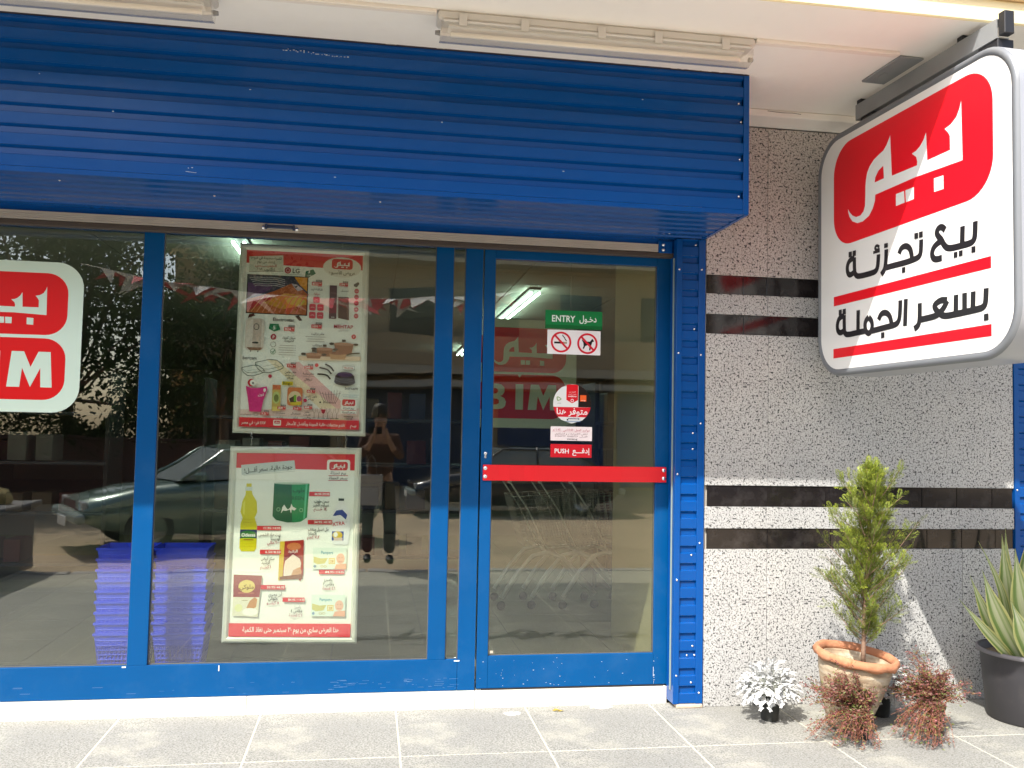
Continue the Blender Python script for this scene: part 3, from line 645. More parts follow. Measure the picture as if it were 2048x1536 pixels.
for bx in ((.34, .46, .06, .12, 3.19, 3.237), (1.24, 1.36, .06, .14, 3.19, 3.237), (1.3605, 1.40, .062, .110, 3.245, 3.345), (.30, .34, .062, .110, 3.3225, 3.349), (1.10, 1.14, .062, .110, 3.3225, 3.349)): MB().box(*bx, .003).obj('clamp', DARK, sg)

# ================================================================ the two-part logo panel (window sticker and inside board)
def bim(p, x, y, S):
    """square panel of side S with its lower left corner at x,y"""
    f = lambda a, c: (x+a*S, y+c*S)
    p.rrect(*f(0, 0), *f(1, 1), .17*S, C(205, 224, 206), 8)
    rr = C(214, 22, 24)
    p.rrect(*f(.095, .512), *f(.905, .925), .135*S, rr, 8); p.rrect(*f(.095, .082), *f(.905, .490), .135*S, rr, 8)
    w = C(205, 224, 206)
    word(p, lambda a, c: f(.21+(a-.306)/(1.205-.306)*.565, .575+(c-2.647)/(3.03-2.647)*.27), w, rr)
    L = lambda pts: p.poly([f(*q) for q in pts], w)
    B0, T0 = .165, .40
    L([(.548, B0), (.60, T0), (.66, T0), (.695, .30), (.735, T0), (.80, T0), (.838, B0), (.765, B0), (.752, .29), (.70, B0), (.69, B0), (.635, .29), (.617, B0)][:0] or
      [(.548, B0), (.572, T0), (.648, T0), (.692, .298), (.737, T0), (.812, T0), (.828, B0), (.758, B0), (.752, .292), (.694, .165), (.640, .292), (.628, B0)])
    L([(.430, B0), (.430, T0), (.502, T0), (.502, B0)]); L([(.43, .512), (.502, .512), (.466, .462)])
    L([(.15, B0), (.15, T0), (.26, T0), (.30, .392), (.325, .365), (.327, .325), (.305, .295), (.285, .288), (.325, .268), (.342, .235), (.335, .195), (.31, .173), (.27, B0)])
    p.poly([f(*q) for q in [(.212, .308), (.212, .358), (.248, .358), (.265, .345), (.265, .322), (.248, .308)]], rr)
    p.poly([f(*q) for q in [(.212, .207), (.212, .262), (.252, .262), (.275, .25), (.275, .22), (.252, .207)]], rr)
p = Print(lambda u, v, h: (u, 0.0195-h, v), 0.00015); bim(p, -2.300, 1.562-.09, .79)
p.obj('logo_sticker', PRINTG, sf)

# ---- notices stuck on the door
def dp(): return Print(lambda u, v, h: (u-0.615, 0.0195-h, v-0.097), 0.00012)
GRN = C(14, 120, 62)
p = dp(); p.rect(.970, 2.103, 1.304, 2.208, GRN); p.rect(.970, 2.103, 1.304, 2.124, C(6, 96, 44))
p.text('ENTRY', 1.075, 2.143, .052, C(225, 235, 225), bold=True, w=.137); p.text('دخـول', 1.220, 2.147, .050, C(225, 235, 225), bold=True, w=.102)
p.obj('entry_notice', PRINTG, dr)
p = dp(); p.rect(.984, 1.957, 1.295, 2.096, C(228, 226, 224))
RR = C(205, 22, 45); BK = C(18, 16, 16)
def ns(cx, cy, r):
    for q in (1,): p.ring(cx, cy, r, r, .0115, RR)
ns(1.064, 2.026, .060)
p.rect(1.024, 2.017, 1.078, 2.028, BK); p.rect(1.0785, 2.017, 1.092, 2.028, C(170, 150, 120)); p.rect(1.0925, 2.017, 1.097, 2.028, C(120, 110, 60))
p.line([(1.096, 2.033), (1.088, 2.042), (1.084, 2.052), (1.076, 2.058), (1.072, 2.068)], .0055, BK)
p.line([(1.030, 2.062), (1.099, 1.991)], .0115, RR)
ns(1.218, 2.022, .060)
p.poly([(1.186, 2.040), (1.194, 2.026), (1.196, 2.008), (1.190, 1.993), (1.198, 1.992), (1.206, 2.008), (1.226, 2.016), (1.230, 2.000), (1.228, 1.984), (1.236, 1.984), (1.241, 2.014), (1.247, 2.032), (1.257, 2.035), (1.254, 2.042), (1.246, 2.052), (1.241, 2.044), (1.233, 2.034), (1.205, 2.034), (1.196, 2.036), (1.188, 2.046)], BK)
p.line([(1.184, 2.058), (1.253, 1.987)], .0115, RR)
p.obj('prohibition_notice', PRINTG, dr)
p = dp(); cx, cy, rx, ry = 1.134, 1.676, .110, .112
def disc_band(ya, yb, col):
    pts = []
    for k in range(13):
        y = ya+(yb-ya)*k/12; w = rx*math.sqrt(max(0, 1-((y-cy)/ry)**2)); pts.append((cx+w, y))
    for k in range(12, -1, -1):
        y = ya+(yb-ya)*k/12; w = rx*math.sqrt(max(0, 1-((y-cy)/ry)**2)); pts.append((cx-w, y))
    p.poly(pts, col)
disc_band(cy-ry*.999, cy+ry*.999, C(222, 224, 220))
pts = [(cx+.036, 1.655)]+[(cx+.036+(rx-.038)*k/8, 1.655) for k in (8,)]
arc = [(cx+rx*math.cos(t), cy+ry*math.sin(t)) for t in [math.radians(d) for d in range(-10, 71, 8)]]
p.poly([(cx+.036, 1.657)]+arc+[(cx+.036, cy+.104)], C(30, 18, 16))
p.poly([(cx-.034, cy+.1055), (cx-.034, 1.697), (cx+.0, 1.678), (cx+.034, 1.697), (cx+.034, cy+.1055), (cx+.02, cy+.1095), (cx-.02, cy+.1095)], C(212, 20, 34))
disc_band(1.600, 1.656, C(206, 28, 44)); p.text('متوفر هنا', cx, 1.615, .050, (.85, .85, .82), bold=True)
p.text('vodafone', cx, 1.714, .0135, (.85, .8, .8), bold=True); p.text('المزيد من', cx, 1.740, .010, (.85, .8, .8)); p.text('خدمات الشحن', cx, 1.728, .008, (.85, .8, .8))
p.ring(cx, 1.694, .009, .009, .003, (.85, .8, .8))
p.rect(cx+.046, 1.690, cx+.082, 1.726, C(232, 96, 40)); p.text('orange', cx+.064, 1.693, .010, (.9, .85, .8))
p.line([(cx-.086, 1.694), (cx-.090, 1.716), (cx-.068, 1.706), (cx-.064, 1.698), (cx-.086, 1.692)], .004, C(120, 160, 70))
p.text('etisalat', cx-.075, 1.675, .008, C(120, 120, 110))
p.text('www.bim.eg', cx+.01, 1.588, .013, C(30, 40, 90), bold=True); p.rect(cx-.035, 1.573, cx+.05, 1.576, C(110, 150, 190)); p.rect(cx-.03, 1.580, cx-.022, 1.588, BK)
p.obj('round_notice', PRINTG, dr)
p = dp(); p.rect(1.012, 1.465, 1.253, 1.545, C(240, 228, 226))
p.text('مواعيد العمل: 10:00ص - 11:45م', 1.132, 1.520, .019, C(180, 30, 60), w=.215)
p.rect(1.03, 1.5145, 1.235, 1.5155, C(200, 120, 120))
p.text('لتلقي الاقتراحات و الشكاوى', 1.132, 1.500, .014, C(120, 60, 70), w=.19); p.text('الفرعى  0100777  0150777', 1.132, 1.486, .012, C(120, 70, 80), w=.19)
p.text('www.bim.eg', 1.137, 1.471, .012, BK, bold=True)
p.obj('hours_notice', PRINTG, dr)
p = dp(); p.rect(1.013, 1.370, 1.252, 1.445, C(208, 26, 42)); p.text('PUSH', 1.078, 1.394, .036, (.85, .85, .82), bold=True); p.text('إدفـــع', 1.190, 1.396, .040, (.85, .85, .82), bold=True)
p.obj('push_notice', PRINTG, dr)
# ================================================================ posters hung behind the glass
MAGR = C(205, 30, 42)
def poster(label, q, Y, art, wpx, hpx):
    """q: outer corners (x,z) TL,TR,BR,BL; art draws in units 0..wpx, 0..hpx measured from the top left of the sheet"""
    cx = sum(a for a, _ in q)/4; cz = sum(b for _, b in q)/4
    t = thing('poster_frame', label, 'poster', (cx, Y, cz))
    Q = [Vector((a-cx, b-cz)) for a, b in q]
    def F(u, v): return (Q[0]*(1-u)+Q[1]*u)*(1-v)+(Q[3]*(1-u)+Q[2]*u)*v
    W = (Q[1]-Q[0]).length; Hh = (Q[3]-Q[0]).length; fu, fv = .035/W, .035/Hh
    def bar(a, bb, c, d):
        pa = [F(*a), F(*bb), F(*c), F(*d)]; mid = [(pa[0]*.7+pa[3]*.3), (pa[1]*.7+pa[2]*.3), (pa[1]*.35+pa[2]*.65), (pa[0]*.35+pa[3]*.65)]
        vs = [(p.x, 0, p.y) for p in pa]+[(p.x, -.010, p.y) for p in mid]+[(p.x, .006, p.y) for p in pa]
        return MB().add(vs, [(0, 1, 5, 4), (5, 6, 7, 4), (1, 2, 6, 5), (2, 3, 7, 6), (3, 0, 4, 7), (8, 11, 10, 9), (0, 8, 9, 1), (2, 10, 11, 3)])
    o = .0008
    bar((0, 0), (1, 0), (1-fu, fv), (fu, fv)).obj('frame_bar', ALU, t); bar((1, 1), (0, 1), (fu, 1-fv), (1-fu, 1-fv)).obj('frame_bar', ALU, t)
    bar((0, 1), (0, 0), (fu, fv), (fu, 1-fv)).obj('frame_bar', ALU, t); bar((1, 0), (1, 1), (1-fu, 1-fv), (1-fu, fv)).obj('frame_bar', ALU, t)
    P = Print(lambda x, y, h: (lambda r: (r.x, 0.0035-h, r.y))(F(fu+(1-2*fu)*x/wpx, fv+(1-2*fv)*y/hpx)), 0.00006)
    class D:                                   # drawing with y downwards
        rect = staticmethod(lambda a, b, c, d, col: P.rect(a, b, c, d, col))
        poly = staticmethod(P.poly); ell = staticmethod(P.ell); line = staticmethod(P.line); ring = staticmethod(P.ring); rrect = staticmethod(P.rrect)
        @staticmethod
        def text(t, x, y, h, col, align='c', bold=False, ang=0, w=None):
            old = P.f3; P.f3 = lambda X, Yv, hh: old(x+(X*math.cos(ang)-Yv*math.sin(ang)), y-(X*math.sin(ang)+Yv*math.cos(ang)), hh)
            P.text(t, 0, 0, h*1.12, col, align, True, w=w); P.f3 = old
        @staticmethod
        def word(x0, y0, x1, y1, wc, rc): word(P, lambda a, c: (x0+(a-.306)/(.899)*(x1-x0), y1-(c-2.647)/(.383)*(y1-y0)), wc, rc)
        @staticmethod
        def logo(x0, y0, x1, y1):
            P.rrect(x0, y0, x1, y1, (x1-x0)*.13, MAGR); D.word(x0+(x1-x0)*.11, y0+(y1-y0)*.17, x1-(x1-x0)*.15, y1-(y1-y0)*.14, WH, MAGR)
    D.rect(0, 0, wpx, hpx, C(240, 244, 238)); art(D)
    P.obj('printed_sheet', PRINT, t)
    MB().add([(p.x, 0.0062, p.y) for p in (F(.01, .01), F(.99, .01), F(.99, .99), F(.01, .99))], [(0, 3, 2, 1)]).obj('backing_board', mat('backing', (.5, .5, .48), .8), t)
    return t, F
RD = C(212, 40, 50); DG = C(38, 40, 40); PK = C(236, 190, 190); W1 = C(238, 240, 234)
def price(D, x, y, t, s=1.0, old=True):
    if old: D.rect(x+9*s, y-4.5*s, x+22*s, y, C(60, 50, 50)); D.text('299,99', x+15.5*s, y-1*s, 3.3*s, W1)
    D.rect(x, y+.3, x+22*s, y+8*s, RD); D.text(t, x+8*s, y+6.6*s, 6.4*s, W1, bold=True, w=13*s); D.text('99', x+18.5*s, y+4.2*s, 3.6*s, W1); D.rect(x+13*s, y+8.8*s, x+22*s, y+9.8*s, C(190, 90, 90))
def art1(D):                                    # sheet 252 wide, 366 high
    D.poly([(0, 0), (252, 0), (252, 32), (100, 30), (0, 28)], RD)
    D.poly([(92, 240), (120, 235), (252, 350), (252, 368), (200, 368)], PK); D.poly([(50, 232), (70, 232), (250, 368), (205, 366)], C(240, 226, 196))
    D.poly([(0, 340), (252, 330), (252, 352), (0, 352)], C(236, 214, 206))
    D.poly([(6, 14), (78, 8), (80, 42), (6, 46)], C(208, 212, 200)); D.line([(6, 46.5), (80, 42.5)], 1, C(120, 110, 100))
    for i, (s, c, b) in enumerate((('الكمية محدودة في فروعنا', DG, 0), ('إبتداء من يوم', DG, 0), ('الخميـــــس', C(180, 30, 40), 1), ('٤ أكتوبـر ٢٠١٨', DG, 0))): D.text(s, 42, 18+8.2*i, 7, c, bold=bool(b), w=(68, 38, 46, 40)[i])
    D.ell(207, 28, 42, 22, C(226, 224, 212)); D.logo(184, 10, 230, 32); D.text('عروض الأسبوع', 207, 43, 9, DG, bold=True, w=58)
    D.ell(89, 40, 7, 7, C(170, 30, 60)); D.ring(89, 40, 4, 4, .8, W1); D.text('LG', 107, 45, 12, C(40, 38, 36), bold=True)
    D.poly([(128, 40), (144, 35), (150, 44), (134, 54), (126, 54)], C(20, 110, 80)); D.text('3', 135, 44, 11, W1, bold=True); D.rect(84, 48, 122, 48.8, C(150, 160, 150)); D.text('سنوات', 139, 50, 5, W1)
    # television with a mountain at sunset
    D.rect(3, 52, 134, 136, C(40, 32, 34)); D.rect(5, 54, 132, 134, C(62, 58, 84))
    D.poly([(5, 54), (80, 54), (60, 62), (20, 66), (5, 62)], C(80, 78, 96)); D.poly([(5, 70), (60, 72), (52, 84), (30, 94), (5, 98)], C(96, 60, 110))
    for k, y in enumerate((58, 62, 66, 71, 75)): D.line([(8+k*3, y+2), (25, y-1), (45, y+1), (62, y-2), (84, y+3)], 1.5, C(170, 170, 178))
    D.poly([(104, 54), (132, 54), (132, 84), (116, 70)], C(222, 150, 40)); D.poly([(5, 106), (36, 96), (66, 84), (98, 68), (110, 70), (132, 88), (132, 134), (5, 134)], C(176, 92, 44))
    D.poly([(5, 112), (40, 98), (58, 100), (24, 122), (5, 130)], C(186, 48, 60)); D.poly([(40, 112), (84, 90), (132, 92), (132, 112), (80, 124)], C(206, 148, 52)); D.poly([(84, 100), (110, 94), (130, 104), (118, 116), (92, 112)], C(196, 188, 80))
    D.poly([(98, 68), (110, 70), (124, 80), (112, 84), (104, 76)], C(190, 176, 190)); D.poly([(104, 74), (112, 72), (108, 78)], C(40, 26, 30))
    for k in range(9): x = 14+k*12; D.line([(x, 132), (x+14, 112-k*2), (x+26, 98-k)], 1.6, C(212, 160-8*k, 110))
    D.poly([(10, 138), (20, 136), (24, 140), (8, 146)], C(90, 40, 40)); D.poly([(108, 138), (116, 136), (124, 146), (118, 148)], C(70, 40, 38))
    price(D, 142, 62, '8212'); D.text('شاشة ليد', 153, 80, 6, DG)
    D.text('مزايا', 154, 90, 6, C(210, 90, 100))
    for x, y in ((146, 94), (138, 110), (155, 110), (138, 127), (155, 127)): D.rrect(x, y, x+14, y+14, 3, C(216, 72, 88)); D.line([(x+3, y+8), (x+8, y+6), (x+11, y+8)], 1.2, C(240, 190, 190))
    D.rect(181, 68, 197, 140, C(104, 70, 70)); D.rect(181, 84, 197, 84.8, C(160, 130, 130)); D.rect(186, 136, 193, 137, W1); D.poly([(200, 92), (223, 92), (225, 142), (201, 138)], C(112, 82, 70)); D.rect(181, 110, 197, 128, C(140, 60, 66))
    price(D, 202, 62, '299', .85); D.text('ديسيبل', 214, 80, 5, DG)
    D.poly([(233, 64), (243, 58), (246, 62), (240, 70), (234, 68)], C(90, 84, 70))
    for y in (78, 91, 104, 118, 132): D.ell(240, y, 5, 5.4, C(196, 70, 84)); D.rect(237, y-.5, 243, y+.5, C(240, 190, 190))
    # water heater
    D.rrect(4, 146, 44, 214, 8, C(214, 204, 196)); D.rect(20, 148, 38, 208, C(196, 180, 170)); D.poly([(8, 208), (42, 208), (36, 214), (14, 214)], C(140, 100, 80)); D.ring(27, 164, 6, 7, 1.2, DG); D.ell(26, 198, 7, 2, DG); D.ell(17, 216, 1.4, 1.4, DG); D.ell(32, 216, 1.4, 1.4, DG)
    D.text('Electrostar', 84, 150, 9, C(50, 46, 50), bold=True, w=46); D.poly([(55, 156), (74, 156), (78, 168), (65, 173), (53, 167)], C(20, 120, 80)); D.text('5', 65, 168, 10, W1, bold=True)
    D.ell(64, 184, 6, 6.4, C(180, 20, 60)); D.text('P', 64, 187.5, 8, W1, bold=True); D.ring(64, 200, 6, 6, 1, C(150, 140, 130)); D.ring(64, 215, 6, 6, 1, C(100, 150, 110)); D.line([(61, 215), (64, 218), (68, 211)], 1.4, C(20, 110, 50))
    price(D, 86, 162, '824'); D.text('سخان كهرباء', 97, 187, 6.5, DG, w=28); D.text('الكتروستار', 97, 193, 6, DG, w=22)
    for k in range(5): D.rect(78-(k > 0)*2, 201+5*k, 108, 201.9+5*k, C(150, 140, 130)); D.ell(111, 201.5+5*k, .8, .8, DG)
    price(D, 144, 154, '1099'); D.text('طقم جرانيت', 158, 176, 6.5, DG, bold=True, w=28)
    for k, w in enumerate((44, 34, 40)): D.rect(154-w/2, 180+5*k, 154+w/2, 181+5*k, C(150, 146, 140))
    D.text('ميهتاب', 158, 200, 6, DG, bold=True); D.text('MEHTAP', 213, 160, 9.5, C(190, 20, 50), bold=True, w=42); D.text('صناعة تركي', 213, 166, 4, C(120, 110, 110))
    D.ell(236, 177, 5, 5, RD); D.text('٧', 236, 179.5, 6, W1)
    BR = C(150, 98, 70); BK2 = C(54, 46, 40)
    D.poly([(118, 223), (252, 219), (252, 228), (120, 232)], C(232, 206, 180))
    for x, y, w, h in ((194, 190, 42, 26), (156, 202, 36, 20), (134, 214, 34, 13)):
        D.poly([(x, y+4), (x+w, y+4), (x+w*.9, y+h), (x+w*.1, y+h)], BR); D.ell(x+w/2, y+4, w/2+1, 3.4, C(176, 130, 104)); D.rect(x+w/2-4, y-6, x+w/2+4, y-1, BK2); D.ell(x-5, y+4, 5.5, 2.8, BK2); D.ell(x+w+5, y+4, 5.5, 2.6, BK2)
    D.poly([(184, 214), (222, 214), (218, 227), (188, 227)], C(196, 150, 110)); D.ell(203, 214, 19, 3.2, C(150, 100, 74)); D.line([(222, 217), (234, 213), (250, 212)], 3, C(80, 72, 50))
    # glass trays, pans
    D.text('borcam', 16, 234, 9, C(70, 56, 66), bold=True, w=30)
    for x, y, s in ((0, 244, .8), (28, 230, 1.0)):
        D.line([(x, y+10*s), (x+40*s, y), (x+60*s, y+14*s), (x+58*s, y+22*s), (x+20*s, y+34*s), (x+2*s, y+20*s), (x, y+10*s)], 1.4, C(70, 90, 84), 1); D.line([(x, y+12*s), (x+20*s, y+26*s), (x+59*s, y+15*s)], .9, C(110, 130, 120), 1); D.line([(x+16*s, y+18*s), (x+42*s, y+12*s), (x+50*s, y+18*s)], .7, C(150, 160, 150), 0)
    D.ell(60, 268, 4, 4, C(200, 50, 80)); price(D, 95, 241, '174', .85); D.text('طقم طاجن', 103, 260, 6, DG, w=24); D.text('حراري سيراميك', 103, 266, 5, DG, w=22); D.text('بوركام', 103, 272, 5.5, DG)
    price(D, 132, 243, '248', .85); D.text('طقم طاسة', 141, 262, 6, DG, w=24); D.rect(130, 265, 153, 266, C(160, 140, 140)); D.text('تروفال', 141, 274, 6, DG, bold=True)
    D.ell(158, 241, 4, 4, RD)
    for pts in (((176, 238), (188, 243), (195, 253)), ((164, 246), (182, 249), (190, 259)), ((160, 260), (180, 260), (188, 270))): D.line(pts, 3.4, C(28, 24, 28))
    for k in range(3): D.ell(219, 274-5*k, 23-k, 9, C(30, 22, 36)); D.ring(219, 273-5*k, 22-k, 8, .7, C(150, 140, 150))
    D.ell(219, 259, 17, 5.5, C(74, 50, 92)); D.rrect(214, 240, 240, 249, 1.5, C(70, 60, 60)); D.rrect(214.7, 240.7, 239.3, 248.3, 1.2, W1); D.text('TRUEVAL', 227, 247, 5.6, C(180, 30, 40), bold=True, w=22)
    # bottom row
    D.ell(22, 283, 8, 8, C(200, 30, 50)); D.ell(25, 283, 6.4, 6.4, C(240, 244, 238)); D.text('★', 25, 286, 6, DG)
    D.poly([(10, 290), (22, 294), (36, 294), (54, 290), (56, 296), (48, 320), (44, 344), (20, 344), (16, 318)], C(214, 40, 130)); D.ell(50, 298, 2.6, 4, W1); D.text('فون', 43, 310, 7, W1, bold=True)
    D.rect(66, 286, 84, 341, C(196, 170, 90)); D.rect(67, 286, 83, 296, C(206, 110, 70)); D.ell(75, 313, 8, 13, C(180, 196, 120)); D.ell(75, 314, 5, 8, C(110, 120, 60)); D.rect(67, 332, 83, 341, C(220, 200, 110))
    D.rect(86, 278, 109, 286, C(220, 200, 30)); D.text('Bingo', 97.5, 284.5, 8, C(30, 26, 20), bold=True, w=20)
    D.rrect(98, 290, 130, 329, 6, C(206, 120, 70)); D.ell(114, 312, 14, 14, C(224, 206, 170)); D.poly([(102, 314), (112, 308), (118, 322), (106, 326)], C(70, 50, 30)); D.rect(112, 306, 117, 320, C(110, 170, 40)); D.ell(123, 314, 5, 6, C(160, 80, 120)); D.poly([(104, 322), (128, 320), (126, 328), (106, 328)], C(210, 190, 50))
    price(D, 78, 331, '28', .8); price(D, 111, 331, '26', .8); price(D, 43, 344, '22', .8); D.text('سلة مهملات', 20, 352, 5, DG, w=36)
    D.text('مستبدل', 84, 347, 5.5, DG); D.text('شامبو', 84, 356, 5, DG); D.text('مستبدل', 117, 347, 5.5, DG); D.text('شاور', 117, 356, 5, DG)
    price(D, 139, 294, '62', .8); D.text('تاون كلاس', 148, 310, 5.5, DG); D.text('بوركام', 148, 316, 5, DG)
    for k in range(8): t = k/7; D.line([(166+44*t, 296+3*math.sin(t*6)), (172+34*t, 312), (178+22*t, 320)], .9, C(110, 96, 96), 1)
    D.line([(166, 300), (180, 303), (198, 303), (212, 299)], .8, C(140, 120, 120)); D.text('borcam', 234, 291, 7.5, C(60, 50, 60), w=28); D.rect(214, 302, 250, 302.8, C(140, 170, 190)); D.rect(216, 306, 248, 306.8, C(140, 170, 190))
    D.ell(136, 317, 4, 4, C(190, 40, 80)); price(D, 134, 328, '88', .8); D.text('طقم', 141, 343, 5, DG); D.text('كاسات', 141, 349, 5, DG); D.text('بوكاليس', 141, 355, 5, DG)
    D.text('Primavera', 188, 322, 6, C(110, 70, 70)); D.ell(168, 320, 2, 2, DG)
    for k in range(6):
        x = 156+9.6*k; big = k == 2; hh = 8 if not big else 11
        D.line([(x-3.4, 332-(hh-8)), (x-3, 340), (x, 343), (x+3, 340), (x+3.4, 332-(hh-8))], .6, C(120, 110, 110)); D.line([(x, 343), (x, 353)], .8, DG, 0); D.rect(x-4, 353, x+4, 354.2, DG)
        if big: D.poly([(x-5.5, 335), (x+5.5, 335), (x+3, 342), (x, 345), (x-3, 342)], C(170, 26, 50))
    D.rrect(212, 310, 246, 345, 3, W1); D.logo(215, 312, 243, 326); D.text('بيع تجزئة', 229, 332.5, 5.4, DG, w=24, bold=True); D.rect(213, 334.5, 245, 335.6, RD); D.text('بسعر الجملة', 229, 341.5, 5.4, DG, w=28, bold=True); D.rect(213, 343, 245, 344, RD)
    D.text('www.bim.eg', 229, 350, 4, DG, w=20); D.text('19655', 229, 355, 4, DG, w=18)
    D.rect(0, 356.5, 252, 376, RD); D.text('بيـم', 240, 370, 8, W1, bold=True); D.text('نقدم منتجات عالية الجودة وبأفضل الأسعار', 160, 370, 8, W1, bold=True, w=124)
    D.rrect(71, 360, 87, 372, 2, W1); D.logo(73, 361.5, 85, 368); D.text('٢٨٧ فرع في مصر', 30, 370, 8, W1, bold=True, w=50)
def tab(D, x, y, a, b, w=44):
    D.rect(x, y, x+w, y+9, RD); D.text(a, x+w*.42, y+6.9, 6.3, W1, bold=True, w=w*.34); D.rect(x+w*.62, y+1.5, x+w*.63, y+7.5, W1); D.text(b, x+w*.82, y+6.9, 6.3, W1, bold=True, w=w*.32)
def art2(D):                                    # 252 x 376
    D.poly([(0, 0), (252, 0), (252, 34), (0, 31)], C(214, 44, 54)); D.poly([(10, 25), (122, 14), (125, 34), (12, 46)], C(196, 208, 206)); D.line([(16, 46.5), (124, 36.5)], .8, C(170, 180, 176), 0)
    D.text('جودة عالية، سعر أقـــل!', 68, 36, 11, DG, w=102, ang=math.radians(5.8), bold=False)
    D.rrect(192, 12, 242, 57, 5, W1); D.logo(197, 16, 237, 34); D.text('بيع تجزئة', 217, 42, 7, DG, bold=True, w=34); D.rect(196, 44.3, 238, 45.6, C(190, 40, 60)); D.text('بسعر الجملة', 217, 52.5, 7, DG, bold=True, w=40); D.rect(196, 54.3, 238, 55.6, C(190, 40, 60))
    # oil bottle
    Yl = C(214, 205, 20)
    D.poly([(22, 76), (34, 76), (37, 86), (46, 100), (48, 122), (43, 134), (48, 148), (49, 196), (45, 203), (18, 203), (14, 196), (14, 148), (18, 134), (13, 122), (16, 100), (22, 86)], Yl)
    D.rect(23, 63, 34, 70, C(220, 205, 40)); D.rect(21, 70, 36, 78, C(214, 222, 216)); D.poly([(17, 104), (22, 98), (22, 128), (18, 126)], C(230, 226, 90))
    for y in (136, 142, 186, 192): D.line([(15, y), (31, y+2), (48, y)], .9, C(190, 176, 10))
    D.rect(14, 158, 49, 182, C(40, 44, 96)); D.ell(31, 169, 17, 9, C(40, 110, 50)); D.text('Odessa', 31.5, 172.5, 9, W1, bold=True, w=29); D.poly([(14, 176), (49, 176), (49, 186), (14, 182)], C(196, 190, 20)); D.rect(22, 178, 42, 180, C(120, 60, 20))
    # green tin
    D.poly([(81, 62), (156, 62), (153, 132), (140, 141), (112, 143), (88, 138), (80, 130)], C(10, 92, 52)); D.poly([(118, 62), (156, 62), (153, 132), (140, 141), (122, 143)], C(22, 140, 78)); D.poly([(148, 62), (152, 62), (149, 134), (145, 136)], C(90, 190, 140)); D.ell(118, 62, 37.5, 2.2, C(180, 200, 180))
    D.text('حلوب', 134, 80, 10, C(10, 66, 40), bold=True); D.text('GREEN', 128, 96, 9, C(16, 86, 50), bold=True, w=36)
    D.poly([(98, 124), (100, 112), (104, 106), (108, 112), (112, 116), (117, 112), (119, 104), (122, 110), (130, 114), (126, 118), (120, 116), (119, 124), (116, 116), (108, 119), (102, 118)], W1); D.ring(92, 116, 4, 4, 1, C(150, 200, 160)); D.ring(140, 117, 4, 4, 1, C(150, 200, 160))
    tab(D, 156, 79, '44.95', '59.95'); D.text('سمن حلوب', 183, 101, 8, DG, w=32); D.text('نسايم الخير', 182, 109, 8, DG, w=34); D.text('١٤ جـــم', 181, 117, 8, C(170, 70, 90), w=28)
    # detergent bottle
    D.poly([(222, 97), (230, 97), (236, 108), (245, 122), (246, 150), (243, 184), (238, 188), (212, 187), (207, 182), (208, 150), (207, 128), (212, 112)], C(236, 238, 240)); D.rect(219, 92, 231, 97, C(20, 20, 16))
    D.poly([(208, 128), (215, 117), (228, 115), (239, 126), (236, 136), (224, 126), (214, 128)], C(40, 60, 150)); D.text('XTRA', 221, 148, 10, C(200, 20, 50), bold=True, w=26, ang=.12); D.rect(207, 160, 232, 179, C(60, 80, 160)); D.ell(219, 168, 11, 8, C(214, 186, 70)); D.ell(215, 167, 4.5, 5, W1); D.rect(211, 173, 230, 179, C(220, 200, 190))
    tab(D, 155, 137, '34.95', '49.95', 52); D.text('جل غسيل منظف', 178, 159, 8, DG, w=44); D.text('اكسترا', 165, 167, 8, DG, w=18, bold=True); D.text('٢٫٧ كجم', 168, 175, 8, C(170, 70, 90), w=26)
    tab(D, 49, 150, '11.95', '14.95', 50); D.text('زيت عباد الشمس', 76, 171, 8, DG, w=46); D.text('أوديسا', 88, 179, 8, DG, bold=True, w=20); D.text('٩٠٠ مللي', 84, 187, 8, C(170, 70, 90), w=26)
    # sugar bag
    D.poly([(98, 182), (148, 178), (149, 250), (143, 264), (140, 258), (104, 260), (98, 262)], C(158, 40, 34)); D.poly([(98, 182), (108, 181), (106, 260), (97, 262)], C(210, 180, 60)); D.ell(128, 192, 15, 8, C(190, 110, 60)); D.poly([(108, 236), (112, 212), (122, 206), (138, 210), (144, 226), (140, 256), (108, 258)], C(230, 216, 206)); D.poly([(108, 214), (124, 203), (146, 214), (146, 220), (126, 208), (108, 224)], C(130, 20, 50)); D.text('الرشيد', 126, 204, 7, W1, bold=True); D.poly([(122, 256), (128, 240), (142, 234), (146, 244), (140, 256)], C(200, 150, 110)); D.poly([(100, 254), (148, 248), (148, 258), (100, 260)], C(126, 66, 30))
    tab(D, 57, 199, '6.50', '8.50', 44); D.text('سكر أبيض', 74, 220, 8, DG, w=28); D.text('الرشيد', 70, 228, 8, DG, w=18, bold=True); D.text('١ كجـــم', 70, 237, 8, C(170, 70, 90), w=22)
